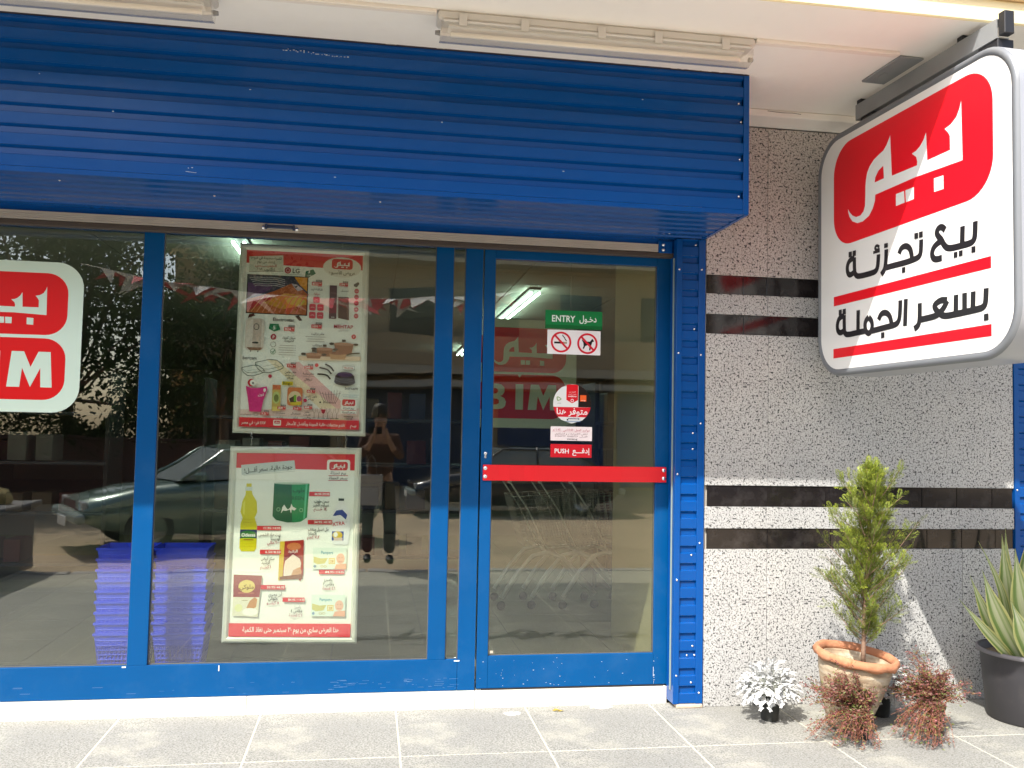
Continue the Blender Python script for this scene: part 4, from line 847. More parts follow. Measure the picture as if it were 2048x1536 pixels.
    def nappy(x, y, a):
        D.rect(x, y, x+72, y+44, C(222, 236, 226)); D.text('Pampers', x+30, y+13, 8.5, C(70, 150, 170), w=26); D.poly([(x+2, y+18), (x+18, y+22), (x+32, y+21), (x+26, y+32), (x+10, y+34), (x+2, y+30)], C(206, 200, 130)); D.rect(x+34, y+21, x+47, y+33, C(220, 190, 60)); D.rect(x+35.2, y+22.2, x+45.8, y+31.8, C(236, 226, 190)); D.text('28', x+40.5, y+30, 6.5, C(190, 150, 30), bold=True)
        D.ell(x+59, y+22, 9, 11, C(232, 186, 164)); D.poly([(x+46, y+44), (x+50, y+34), (x+72, y+32), (x+72, y+44)], C(230, 176, 150)); D.ell(x+56, y+20, .9, .9, DG); D.ell(x+62, y+20, .9, .9, DG); D.line([(x+55, y+27), (x+59, y+29), (x+63, y+27)], 1, C(190, 110, 100)); D.ell(x+5, y+38, 3, 3, C(130, 160, 190)); D.ring(x+20, y+38, 3, 2.4, .8, C(190, 160, 60)); D.ring(x+27, y+38, 3, 2.4, .8, C(190, 160, 60))
    nappy(168, 194, 0); tab(D, 182, 239, '84.95', '114.95', 54); D.text('بامبرز', 202, 262, 8, DG, w=18); D.text('مقاس ٣', 203, 271, 8, DG, bold=True, w=24); D.text('٤٦ قطعة', 204, 280, 8, C(190, 110, 120), w=28)
    # rice bag
    D.poly([(5, 250), (64, 252), (61, 294), (58, 336), (6, 334), (6, 294)], C(224, 222, 200)); D.poly([(5, 250), (64, 252), (60, 296), (6, 296)], C(150, 62, 60)); D.ell(33, 274, 17, 13, C(222, 200, 110)); D.text('ملوكي', 33, 279, 11, C(110, 70, 20), bold=True); D.rect(16, 287, 48, 288, C(220, 150, 120)); D.poly([(34, 318), (40, 304), (50, 296), (56, 300), (54, 316), (44, 322)], C(196, 140, 90)); D.ell(42, 326, 16, 8, C(238, 240, 232)); D.ell(18, 318, 8, 8, C(222, 226, 170)); D.rect(24, 302, 36, 303, C(120, 110, 60))
    tab(D, 62, 271, '33.95', '44.95', 50); D.text('أرز مصري', 92, 293, 8, DG, w=28); D.text('ملوكي', 88, 301, 8, DG, w=20, bold=True); D.text('٥ كيلـــو', 88, 310, 8, C(180, 90, 110), w=26)
    nappy(168, 290, 1); tab(D, 108, 296, '84.95', '114.95', 46); D.text('بامبرز', 140, 318, 8, C(150, 140, 150), w=14); D.text('مقاس ٤', 138, 326, 8, DG, bold=True, w=24); D.text('٤٦ قطعة', 136, 335, 8, C(190, 130, 140), w=28)
    D.rect(0, 349, 252, 376, C(226, 62, 70)); D.text('هذا العرض ساري من يوم ٣٠ سبتمبر حتى نفاذ الكمية', 128, 366, 12, W1, bold=True, w=200)
pt1, F1 = poster('upper hanging poster with a television, cookware and a pink bin in an aluminium frame', [(-.729, 2.516), (-.030, 2.514), (-.024, 1.468), (-.737, 1.475)], 0.2, art1, 252, 376)
pt2, F2 = poster('lower hanging poster with an oil bottle and green tin in an aluminium frame', [(-.744, 1.401), (-.042, 1.404), (-.039, .335), (-.754, .350)], 0.2, art2, 252, 376)
# chain links between the posters and the wires that carry them
for k, x in enumerate((-.633, -.128)):
    lk = MB()
    lk.tube([(0, 0, .066), (-.006, 0, .058), (.006, 0, .05), (-.002, 0, .034), (.004, 0, .016), (-.005, 0, .008), (.003, 0, 0)], .0017, 6)
    lk.lathe([(.001, .066), (.006, .070), (.001, .078)], n=8)
    o = lk.obj('hook', STEEL, None, (x, .196, 1.402)); tag(o, ('small wire hook joining the two posters, left one' if k == 0 else 'small wire hook joining the two posters, right one'), 'hook')
MB().tube([(-.18, 0, 1.04-.54), (-.18, 0, .94), (-.18, 0, 1.3)], .0012, 5).tube([(.2, 0, .5), (.2, 0, 1.3)], .0012, 5).obj('hanging_wire', STEEL, pt1, (0, .001, 0))
# ================================================================ plants
def leafmesh(cols_f, faces_v, faces, name, m, parent, cols):
    me = bpy.data.meshes.new(name); me.from_pydata(faces_v, [], faces); me.update()
    ca = me.color_attributes.new('Col', 'FLOAT_COLOR', 'CORNER'); buf = []
    for p, c in zip(me.polygons, cols): buf += [c[0], c[1], c[2], 1.0]*p.loop_total
    ca.data.foreach_set('color', buf); return link(name, me, m, parent)
FOL = attr_mat('conifer_needles', 0.6, 0.3, trans=0.25)
LEAFW = attr_mat('silver_leaf', 0.8, 0.2, trans=0.2)
LEAFR = attr_mat('red_leaf', 0.55, 0.4, trans=0.3)
def rv(r=1): return Vector((random.uniform(-r, r), random.uniform(-r, r), random.uniform(-r, r)))

# ---- conifer in the terracotta pot
cf = thing('potted_conifer', 'tall feathery green conifer in a tilted terracotta pot against the wall', 'potted plant', (2.51, -0.40, 0))
TERR = mat('terracotta_rim', (0.42, 0.175, 0.085), 0.85, vary=0.25, vscale=18, bump=0.5, bscale=25, dirt=(0.6, 0.42, 0.28), dirt_amt=0.4, dscale=9)
def potmat():
    m = mat('weathered_terracotta', (0.40, 0.32, 0.22), 0.9, bump=0.5, bscale=35)
    n = m.node_tree; b = n.nodes['Principled BSDF']; tc = n.nodes.new('ShaderNodeTexCoord'); mp = n.nodes.new('ShaderNodeMapping'); mp.inputs['Scale'].default_value = (4, 4, 26)
    t = n.nodes.new('ShaderNodeTexNoise'); t.inputs['Scale'].default_value = 1.6; t.inputs['Detail'].default_value = 8
    n.links.new(tc.outputs['Object'], mp.inputs[0]); n.links.new(mp.outputs[0], t.inputs['Vector'])
    r = n.nodes.new('ShaderNodeValToRGB'); e = r.color_ramp.elements; e[0].position = .3; e[0].color = (.22, .15, .09, 1); e[1].position = .7; e[1].color = (.50, .43, .32, 1)
    x = r.color_ramp.elements.new(.5); x.color = (.38, .29, .19, 1)
    n.links.new(t.outputs['Fac'], r.inputs[0]); n.links.new(r.outputs[0], b.inputs['Base Color']); return m
tilt = Matrix.Rotation(math.radians(6), 4, 'Y') @ Matrix.Rotation(math.radians(4), 4, 'X')
def tobj(mbx, name, m, par):
    o = mbx.obj(name, m, par); o.matrix_local = Matrix.Translation((0, 0, 0.004)) @ tilt; return o
pot = MB(); n = 48; prof = [(.0001, .0), (.098, .0), (.104, .012), (.128, .10), (.158, .20), (.182, .30), (.190, .355), (.170, .355), (.160, .30), (.12, .16), (.0001, .15)]
pot.lathe(prof, n=n); pb_ = tobj(pot, 'pot', potmat(), cf)
rim = MB(); o0 = 0; rn = random.Random(2)
rp = [(.190, .352), (.203, .346), (.2125, .358), (.2135, .376), (.205, .392), (.194, .393), (.184, .387), (.176, .370), (.178, .354)]
vs = []
for i, (r, z) in enumerate(rp):
    for k in range(n):
        t = 2*math.pi*k/n; w = math.sin(k*math.pi*2/4.0*1.0+i*.5)*(.0035 if i in (1, 2, 3) else .001)+math.sin(k*1.7)*.0012; zz = z+(math.sin(k*2*math.pi/5.3)*.006 if i in (0, 1) else math.sin(k*.9)*.0015)
        vs.append(((r+w)*math.cos(t), (r+w)*math.sin(t), zz))
fs = [(i*n+k, i*n+(k+1) % n, ((i+1) % len(rp))*n+(k+1) % n, ((i+1) % len(rp))*n+k) for i in range(len(rp)) for k in range(n)]
rim.add(vs, fs, True); tobj(rim, 'rim', TERR, cf)
so = MB(); vs = [(0, 0, .295)]; 
for r in (.06, .12, .17):
    for k in range(24): t = 2*math.pi*k/24; vs.append((r*math.cos(t), r*math.sin(t),   .292+random.uniform(-.006, .006)-(.0 if r < .15 else -.004)))
fs = [(0, 1+k, 1+(k+1) % 24) for k in range(24)]+[(1+24*j+k, 1+24*j+24+k, 1+24*j+24+(k+1) % 24, 1+24*j+(k+1) % 24) for j in (0, 1) for k in range(24)]
so.add(vs, fs, True); tobj(so, 'soil', mat('dry_soil', (0.17, 0.12, 0.075), 0.95, vary=0.4, vscale=40, bump=.8, bscale=80, dirt=(.30, .35, .2), dirt_amt=.4, dscale=7), cf)
def trunk_at(z): return Vector((0.075+(z-.33)*.06+.008*math.sin(z*7), -.02+.01*math.cos(z*5), z))
MB().tube([trunk_at(.32+.95*i/12) for i in range(13)], [.013-.0105*(i/12) for i in range(13)], 8).obj('trunk', mat('trunk_bark', (.24, .15, .10), .9, vary=.3, vscale=30, bump=.5), cf)
def crad(z):
    P = [(.44, .02), (.49, .12), (.56, .17), (.64, .185), (.72, .175), (.80, .20), (.86, .215), (.93, .165), (1.0, .155), (1.08, .15), (1.16, .13), (1.24, .115), (1.31, .07), (1.37, .03), (1.40, .0)]
    for (a, b), (c, d) in zip(P, P[1:]):
        if a <= z <= c: return b+(d-b)*(z-a)/(c-a)
    return 0
V = []; F = []; CC = []; br = MB()
def spray(p, d, L, tone, rnd):
    """a flat feathery frond: stem with forked fine scale leaves"""
    d = d.normalized(); side = d.cross(Vector((0, 0, 1))+rv(.6)).normalized(); nrm = side.cross(d)
    N = max(5, int(L/.0072)); q = p.copy(); dd = d.copy()
    for i in range(N):
        f = i/N; w = L*.30*math.sin(math.pi*min(1, .22+f*.78))*rnd.uniform(.7, 1.15)+.003
        dd = (dd+Vector((0, 0, .02))+rv(.03)).normalized(); q2 = q+dd*(L/N)
        for s in (-1, 1):
            t = (dd*.85+side*s*.75+nrm*rnd.uniform(-.35, .35)).normalized(); b0 = q+rv(.0008); tip = b0+t*w; wd = .0013
            perp = t.cross(nrm).normalized()*wd; o = len(V)
            mid = b0+t*w*.5+Vector((0, 0, .0))
            V.extend([tuple(b0), tuple(mid+perp), tuple(tip), tuple(mid-perp)]); F.append((o, o+1, o+2, o+3))
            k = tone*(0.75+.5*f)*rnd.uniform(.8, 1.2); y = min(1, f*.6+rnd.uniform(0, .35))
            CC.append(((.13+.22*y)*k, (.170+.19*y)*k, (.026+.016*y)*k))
            if w > .012:                                # secondary twiglets
                for u in (.35, .65):
                    b1 = b0+t*w*u; t2 = (t+dd*.9*(1)+rv(.3)).normalized(); tp = b1+t2*w*.42; pr_ = t2.cross(nrm).normalized()*.0012; o = len(V)
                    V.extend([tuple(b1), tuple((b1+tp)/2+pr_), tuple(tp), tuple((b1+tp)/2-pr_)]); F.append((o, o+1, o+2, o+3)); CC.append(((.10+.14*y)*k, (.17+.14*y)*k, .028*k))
        q = q2
rnd = random.Random(11)
bumps = [(rnd.uniform(0, 6.28), rnd.uniform(.45, 1.35), rnd.uniform(.8, 1.3)) for _ in range(26)]
for k in range(84):
    z0 = .42+.90*(k/84)**.92; a = k*2.39996+rnd.uniform(-.4, .4)
    R = crad(min(1.36, z0+.10))*rnd.choice([.55, .8, 1.0, 1.1, 1.3])+.01
    if k in (30, 33): R *= 1.25
    st_ = trunk_at(z0); rise = R*rnd.uniform(.5, 1.2)+.03; end = st_+Vector((math.cos(a)*R, math.sin(a)*R*.8, rise))
    mid = (st_+end)/2+Vector((0, 0, -.012)); br.tube([st_, mid, end], [.0035, .0025, .001], 5, cap=False)
    tone = rnd.choice([.55, .8, 1.0, 1.15, 1.35]); nsp = int(7+R*82)
    for i in range(nsp):
        f = .12+.9*i/nsp; p = st_*(1-f)**2+mid*2*f*(1-f)+end*f*f; out = (end-st_).normalized()
        d = out*.75+Vector((0, 0, rnd.uniform(.0, .8)))+rv(1.0)
        spray(p+rv(.012), d, rnd.uniform(.05, .105)*(1.1-.3*f), tone*rnd.uniform(.8, 1.2), rnd)
for (x, y, z, dx_, dz_, c_) in ((0.11, -.02, 1.22, .015, .14, 26), (.04, -.02, 1.17, -.045, .16, 20), (.15, -.03, 1.12, .06, .17, 24), (.06, -.05, 1.0, -.10, .14, 16), (.17, -.05, .98, .06, .15, 18), (.20, -.04, .72, .12, .10, 16)):
    for i in range(c_):
        f = i/c_; spray(Vector((x+dx_*f, y, z+dz_*f))+rv(.008), Vector((dx_*2+rnd.uniform(-.35, .35), rnd.uniform(-.4, .4), 1.0)), rnd.uniform(.03, .055)*(1.15-f*.5), rnd.uniform(.7, 1.5), rnd)
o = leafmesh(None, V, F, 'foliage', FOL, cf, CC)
br.obj('branches', MC['trunk_bark'], cf)

# ---- small black nursery pots
BPOT = mat('black_nursery_pot', (0.022, 0.024, 0.022), 0.55, vary=0.3, vscale=14, dirt=(0.20, 0.17, 0.12), dirt_amt=0.35, dscale=11)
def npot(par, r, h, loc=(0, 0, 0), name='pot'):
    b = MB(); b.lathe([(.0001, 0), (r*.78, 0), (r*.80, .004), (r*.97, h*.90), (r*1.06, h*.905), (r*1.07, h), (r*.98, h), (r*.94, h*.86), (.0001, h*.84)], n=28)
    return b.obj(name, BPOT, par, loc)
# ---- dusty miller
def silver(loc, label, seed, R=.165, top=.34, np_=150, ph=.115):
    t = thing('silver_leaf_plant', label, 'potted plant', loc, group='silver-white foliage plants'); rd = random.Random(seed)
    npot(t, .056, ph)
    V = []; F = []; CC = []
    st = MB()
    for k in range(np_):
        a = k*2.39996+rd.uniform(-.3, .3); th = math.radians(6+88*(k/np_)**.62+rd.uniform(-9, 9)); Rr = R*rd.uniform(.82, 1.12)
        tip = Vector((math.cos(a)*math.sin(th)*Rr, math.sin(a)*math.sin(th)*Rr*.9, ph+.035+(top-ph-.05)*math.cos(th)*rd.uniform(.8, 1.1)))
        base = Vector((tip.x*.15, tip.y*.15, ph*.9+.02)); start = base.lerp(tip, rd.uniform(.40, .80)); L = rd.uniform(.045, .075)
        d = (tip-start).normalized()+Vector((rd.uniform(-.7, .7), rd.uniform(-.7, .7), rd.uniform(-.2, .7))); d.normalize()
        if k % 3 == 0: st.tube([base, (base+start)/2+Vector((0, 0, .012)), start], [.0028, .0024, .0018], 5, cap=False)
        side = d.cross(Vector((0, 0, 1))+Vector((rd.uniform(-.6, .6), rd.uniform(-.6, .6), 0))).normalized(); w = .0098*rd.uniform(.7, 1.3)
        N = 9; o = len(V); p = start.copy(); dd = d.copy(); nr = side.cross(d); drop = .07+.10*th
        for i in range(N+1):
            f = i/N; lob = (1.25 if i % 2 else .62); ww = w*lob*(.22+1.5*f**1.2 if f < .8 else (1.35*(1-f)/.2*.8+.25)); cu = rd.uniform(.1, .5)
            V.append(tuple(p-side*ww-nr*ww*cu)); V.append(tuple(p)); V.append(tuple(p+side*ww-nr*ww*cu))
            dd = (dd+Vector((0, 0, -drop))).normalized(); p = p+dd*(L/N); p.z = max(.012, p.z)
        for i in range(N):
            for j in (0, 1): F.append((o+3*i+j, o+3*i+j+1, o+3*i+j+4, o+3*i+j+3)); g_ = rd.uniform(.44, .66); CC.append((g_, g_*1.01, g_*.98))
    leafmesh(None, V, F, 'foliage', LEAFW, t, CC); st.obj('stems', mat('pale_stem', (.5, .52, .44), .8), t)
    return t
silver((2.155, -.245, 0), 'silver-white leafy plant in a black pot, left of the terracotta pot', 5, R=.165, top=.335, np_=440)
silver((2.80, -.24, 0), 'silver-white leafy plant half hidden behind the right red-stemmed plant', 9, R=.165, top=.385, np_=380)

# ---- trailing red-stemmed plants
def redplant(loc, label, seed, lobes, pr=(.045, .15), lean=0):
    t = thing('red_stem_plant', label, 'potted plant', loc, group='trailing red-stemmed plants'); rd = random.Random(seed)
    npot(t, pr[0], pr[1]); V = []; F = []; CC = []; st = MB(); lobes = [(a*1.22+lean, b*1.1, (c-.1)*1.05+.1, d*1.25, int(e*1.25)) for a, b, c, d, e in lobes]
    for (dx_, dy_, dz_, spread, cnt) in lobes:
        for k in range(cnt):
            p0 = Vector((rd.uniform(-.02, .02), rd.uniform(-.02, .02), pr[1]*.92))
            e = Vector((dx_, dy_, dz_))+Vector((rd.gauss(0, spread), rd.gauss(0, spread*.8), rd.gauss(0, spread*.7))); e.z = max(.012, e.z)
            m1 = p0+Vector((e.x*.3, e.y*.3, abs(e.z-p0.z)*.3+.05+rd.uniform(0, .03)))
            pts = []
            for i in range(9):
                f = i/8; q = p0*(1-f)**2+m1*2*f*(1-f)+e*f*f
                q += Vector((math.sin(i*1.9+k), math.cos(i*2.3+k), math.sin(i*1.3+k*2)))*.007*f; q.z = max(.006, q.z); pts.append(q)
            st.tube(pts, [.0022-.0015*i/8 for i in range(9)], 4, cap=False)
            for j in range(58):
                f = rd.uniform(.22, 1.0); i = min(7, int(f*8)); q = pts[i].lerp(pts[i+1], f*8-i)+rv(.006)
                tw = rv(1).normalized(); tw.z += .25; q = q+tw*rd.uniform(0, .022); q.z = max(.004, q.z)
                d = rv(1); d.z += .4; d.normalize(); s = d.orthogonal().normalized(); L = rd.uniform(.011, .021); w = L*.19; o = len(V)
                V.extend([tuple(q), tuple(q+d*L*.5+s*w), tuple(q+d*L), tuple(q+d*L*.5-s*w)]); F.append((o, o+1, o+2, o+3))
                c = rd.random(); k_ = rd.uniform(.7, 1.3)
                if c < .5: CC.append((.175*k_, .062*k_, .05*k_))
                elif c < .70: CC.append((.16*k_, .085*k_, .035*k_))
                elif c < .92: CC.append((.14*k_, .16*k_, .04*k_))
                else: CC.append((.32*k_, .11*k_, .11*k_))
    leafmesh(None, V, F, 'foliage', LEAFR, t, CC)
    st.obj('stems', mat('red_stem', (.30, .115, .06), .6, vary=.3, vscale=60), t)
    return t
redplant((2.50, -.58, 0), 'trailing red-stemmed plant spilling before the terracotta pot', 3, [(-.05, -.02, .28, .050, 26), (-.16, 0, .23, .035, 14), (.10, .02, .22, .04, 9), (-.06, -.10, .05, .055, 22), (-.17, -.04, .05, .03, 8), (-.02, -.16, .02, .035, 12), (-.02, .03, .20, .05, 10)], pr=(.042, .125), lean=-.075)
redplant((2.915, -.56, 0), 'bushier trailing red-stemmed plant between the terracotta pot and black planter', 8, [(-.05, .02, .31, .055, 26), (-.12, .03, .22, .05, 22), (.09, .03, .26, .045, 22), (.14, .0, .20, .035, 12), (-.14, -.08, .06, .05, 22), (-.11, -.16, .03, .04, 14), (.0, .03, .22, .05, 14), (-.10, -.20, .02, .04, 14)], pr=(.045, .155), lean=-.04)

# ---- big variegated plant at the right edge
ag = thing('variegated_agave', 'cream and green striped sword-leaved plant in a large black planter', 'potted plant', (3.615, -.37, 0))
b = MB(); prf = [(.0001, 0), (.214, 0), (.222, .010), (.246, .27), (.247, .275), (.252, .34), (.266, .352), (.268, .372), (.258, .376), (.246, .365), (.23, .33), (.0001, .33)]
b.lathe(prf, n=56); b.obj('planter', mat('black_planter', (0.035, 0.033, 0.036), 0.6, vary=0.25, vscale=6, dirt=(0.14, 0.12, 0.10), dirt_amt=0.3, dscale=5), ag)
b = MB(); b.lathe([(.262, .352), (.272, .355), (.272, .374), (.262, .377)], n=56); b.obj('rim', mat('grey_rim', (.16, .15, .155), .6), ag)
def agmat():
    m = bpy.data.materials.new('striped_leaf'); m.use_nodes = True; n = m.node_tree; bs = n.nodes['Principled BSDF']; bs.inputs['Roughness'].default_value = .42
    a = n.nodes.new('ShaderNodeAttribute'); a.attribute_name = 'UVMap'; a.attribute_type = 'GEOMETRY'
    sp = n.nodes.new('ShaderNodeSeparateXYZ'); n.links.new(a.outputs['Vector'], sp.inputs[0])
    r = n.nodes.new('ShaderNodeValToRGB'); e = r.color_ramp.elements
    e[0].position = 0; e[0].color = (.50, .50, .20, 1); e[1].position = 1; e[1].color = (.50, .50, .20, 1)
    for ps, c in ((.10, (.44, .44, .15, 1)), (.16, (.13, .21, .05, 1)), (.28, (.17, .26, .07, 1)), (.36, (.42, .46, .24, 1)), (.50, (.50, .52, .32, 1)), (.60, (.24, .32, .10, 1)), (.70, (.44, .47, .25, 1)), (.84, (.16, .24, .06, 1)), (.90, (.46, .45, .16, 1))):
        x = e.new(ps); x.color = c
    w = n.nodes.new('ShaderNodeTexNoise'); mp = n.nodes.new('ShaderNodeMapping'); mp.inputs['Scale'].default_value = (16, 1.2, 1); w.inputs['Scale'].default_value = 2.5; w.inputs['Detail'].default_value = 3
    n.links.new(a.outputs['Vector'], mp.inputs[0]); n.links.new(mp.outputs[0], w.inputs['Vector'])
    ad = n.nodes.new('ShaderNodeMath'); ad.operation = 'MULTIPLY_ADD'; ad.inputs[1].default_value = .22; n.links.new(w.outputs['Fac'], ad.inputs[0])
    sb = n.nodes.new('ShaderNodeMath'); sb.operation = 'SUBTRACT'; sb.inputs[1].default_value = .11; n.links.new(sp.outputs['X'], sb.inputs[0]); n.links.new(sb.outputs[0], ad.inputs[2])
    n.links.new(ad.outputs[0], r.inputs[0]); n.links.new(r.outputs[0], bs.inputs['Base Color'])
    t = n.nodes.new('ShaderNodeBsdfTranslucent'); mx = n.nodes.new('ShaderNodeMixShader'); mx.inputs[0].default_value = .2; n.links.new(r.outputs[0], t.inputs[0])
    n.links.new(bs.outputs[0], mx.inputs[1]); n.links.new(t.outputs[0], mx.inputs[2]); n.links.new(mx.outputs[0], n.nodes['Material Output'].inputs[0]); return m
AGM = agmat()
def blade(base, tip, w, bend, twist=0.0):
    N = 16; vs = []; uv = []; fs = []; base = Vector(base); tip = Vector(tip); ax = (tip-base)
    toc = Vector((-.6+twist, -1.0, 0.1)); side = ax.cross(toc).normalized(); nr = side.cross(ax).normalized(); M_ = 5
    for i in range(N+1):
        f = i/N; c = base+ax*f+Vector(bend)*math.sin(math.pi*f)
        ww = w*(.42+.58*math.sin(math.pi*min(1, f*1.05+.10))**.8)*(1 if f < .5 else max(0.0, 1-((f-.5)/.5)**1.7))
        ww = max(ww, .0008)
        for j in range(M_):
            u = j/(M_-1); s = (u-.5)*2
            vs.append(tuple(c+side*ww*s+nr*(ww*.42*abs(s)**1.6+.004*math.sin(f*9+j)))); uv.append((u, f))
    for i in range(N):
        for j in range(M_-1): fs.append((i*M_+j, i*M_+j+1, (i+1)*M_+j+1, (i+1)*M_+j))
    me = bpy.data.meshes.new('leaf'); me.from_pydata(vs, [], fs); me.update(); me.polygons.foreach_set('use_smooth', [True]*len(fs))
    ul = me.uv_layers.new(name='UVMap')
    for p in me.polygons:
        for li, vi in zip(p.loop_indices, p.vertices): ul.data[li].uv = uv[vi]
    return link('leaf', me, AGM, ag)
bl = [((-.17, -.08, .34), (-.457, -.03, .66), .026, (-.01, -.04, -.02)), ((-.15, -.02, .34), (-.367, .0, .78), .034, (-.03, -.03, -.01)), ((-.13, -.09, .34), (-.32, -.04, .81), .050, (-.05, -.04, 0)),
      ((-.09, -.15, .34), (-.21, -.12, .66), .052, (-.05, -.06, 0)), ((-.11, .04, .34), (-.30, .02, .96), .022, (.05, -.02, 0)), ((-.05, .05, .34), (-.17, .0, 1.0), .050, (-.01, 0, 0)),
      ((.0, -.08, .34), (-.13, -.05, .93), .066, (-.055, -.03, 0)), ((.00, -.14, .34), (-.02, -.18, .86), .055, (-.03, -.06, 0)), ((.02, .02, .34), (.02, .06, 1.16), .050, (.03, 0, 0)),
      ((.08, -.04, .34), (.12, -.06, 1.0), .052, (.04, -.03, 0)), ((.10, .05, .34), (.26, .08, .92), .048, (.04, 0, 0)), ((.13, -.08, .34), (.32, -.14, .82), .045, (.05, -.03, 0)), ((.06, -.15, .34), (.14, -.26, .72), .05, (.02, -.06, 0)),
      ((-.07, .10, .34), (-.04, .14, 1.02), .04, (.02, .02, 0)), ((.05, .12, .34), (.14, .16, 1.05), .045, (0, .03, 0)), ((-.17, -.02, .34), (-.30, -.02, .56), .022, (-.02, -.02, .0)), ((-.08, -.18, .34), (-.13, -.25, .50), .020, (0, -.03, 0))]
for bb in bl: blade(*bb)
b = MB(); b.lathe([(.0001, .338), (.12, .342), (.243, .334)], n=24); b.obj('soil', MC['dry_soil'], ag)
# ================================================================ inside the shop
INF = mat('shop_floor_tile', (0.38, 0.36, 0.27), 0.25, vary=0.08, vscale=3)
sfl = MB().box(-9, 6.5, 0.315, 20, 0.03, 0.088).obj('shop_floor', mat('floor_joint', (.2, .19, .17), .8), kind='structure')
fm = MB().box(-.297, .297, -.297, .297, 0, .004, .0008).mesh('floor_tile'); fm.materials.append(INF)
for i in range(16):
    for j in range(12): link('floor_tile', fm, None, sfl, (-5.3+.6*i, .62+.6*j, .0885))
iw = thing('shop_interior', 'dim beige interior walls and panelled ceiling seen through the glass', 'interior', (0, 10, 0))
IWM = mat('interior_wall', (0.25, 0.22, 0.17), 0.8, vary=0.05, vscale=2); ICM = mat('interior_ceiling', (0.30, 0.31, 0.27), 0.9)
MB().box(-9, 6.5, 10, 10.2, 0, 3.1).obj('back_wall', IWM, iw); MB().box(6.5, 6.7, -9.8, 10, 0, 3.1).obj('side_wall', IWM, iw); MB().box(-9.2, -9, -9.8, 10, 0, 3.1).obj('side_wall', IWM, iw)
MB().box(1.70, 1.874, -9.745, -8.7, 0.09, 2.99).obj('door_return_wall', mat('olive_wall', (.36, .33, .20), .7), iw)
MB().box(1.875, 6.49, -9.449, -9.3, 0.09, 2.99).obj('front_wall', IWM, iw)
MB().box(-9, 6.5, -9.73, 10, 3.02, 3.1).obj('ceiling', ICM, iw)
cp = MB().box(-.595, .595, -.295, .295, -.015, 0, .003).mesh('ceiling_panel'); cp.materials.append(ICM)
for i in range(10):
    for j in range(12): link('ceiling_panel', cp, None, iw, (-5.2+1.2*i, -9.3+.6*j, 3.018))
# lit ceiling tubes
EM = mat('lit_tube', (0.9, 1, 0.95), 0.5, emit=(0.72, 1.0, 0.88), estr=14); FX = mat('tube_tray', (.015, .017, .016), .7)
def shoplamp(x, y, L, label):
    t = thing('ceiling_tube_light', label, 'light fixture', (x, y, 2.99), group='lit tubes inside the shop')
    MB().box(-.06, .06, 0, L, -.012, .01, .004).obj('tray', FX, t)
    for s in (-.042, .042): MB().tube([(s, .02, -.045), (s, L-.02, -.045)], .011, 8).obj('tube', EM, t)
    return t
shoplamp(1.64, 4.15, 1.25, 'lit twin tube lamp above the entry notice, nearer of the pair in line'); shoplamp(1.64, 5.45, 1.2, 'lit twin tube lamp directly beyond the nearer one, seen through the door')
shoplamp(1.62, 10.6, 1.3, 'lit tube lamp deep in the shop seen through the narrow glass strip'); shoplamp(-1.05, 2.3, 1.25, 'lit tube lamp at the top left corner of the upper poster')
shoplamp(-1.05, 6.5, 1.25, 'added lit tube lamp further back in line with the one above the upper poster');  # extra unseen lamp, added to brighten the baskets and interior
# logo board
o = thing('logo_board', 'square red and white shop logo board inside behind the door glass', 'sign', (1.10, 1.62, 1.94))
MB().box(-.40, .40, .002, .02, -.40, .40, .004).obj('board', mat('board_white', (.5, .55, .48), .6), o)
p = Print(lambda u, v, h: (u, .0015-h, v), .0002); bim(p, -.395, -.395, .79); p.obj('printed_logo', PRINT, o)
mat('dark_metal', (.03, .03, .035), .5)
for s in (-.35, .35): MB().tube([(s, .01, .40), (s, .01, 1.06)], .002, 5).obj('hanging_wire', STEEL, o)
# shelves with goods
def shelfunit(x, y, label, n=4, L=2.2):
    t = thing('goods_shelf', label, 'shelf', (x, y, .093))
    for s in (-L/2, 0, L/2): MB().box(s-.02, s+.02, -.25, .25, 0, 1.9, .003).obj('upright', MC['dark_metal'], t)
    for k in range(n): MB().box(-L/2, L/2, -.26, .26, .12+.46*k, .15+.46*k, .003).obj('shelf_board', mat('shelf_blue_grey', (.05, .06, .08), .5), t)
    return t
shelfunit(3.2, 3.6, 'dark store shelf rack with boxed goods behind the door, right side'); shelfunit(-.3, 4.6, 'dark store shelf rack with boxed goods seen between posters and post', L=2.6); shelfunit(-3.6, 4.2, 'dark store shelf rack at the far left of the shop', L=2.4)
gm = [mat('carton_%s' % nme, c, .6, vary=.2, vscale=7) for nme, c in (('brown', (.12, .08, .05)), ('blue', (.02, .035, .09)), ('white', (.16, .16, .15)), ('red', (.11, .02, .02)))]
rn = random.Random(3)
gms = []
for m_ in gm:
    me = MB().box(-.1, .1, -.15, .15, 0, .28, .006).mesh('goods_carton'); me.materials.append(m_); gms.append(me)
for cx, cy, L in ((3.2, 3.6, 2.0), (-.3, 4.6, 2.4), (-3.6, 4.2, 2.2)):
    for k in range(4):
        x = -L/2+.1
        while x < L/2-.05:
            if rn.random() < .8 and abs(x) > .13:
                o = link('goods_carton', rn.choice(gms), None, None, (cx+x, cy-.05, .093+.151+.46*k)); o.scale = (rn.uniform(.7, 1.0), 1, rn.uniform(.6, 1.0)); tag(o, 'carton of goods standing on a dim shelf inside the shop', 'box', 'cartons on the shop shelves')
            x += .235
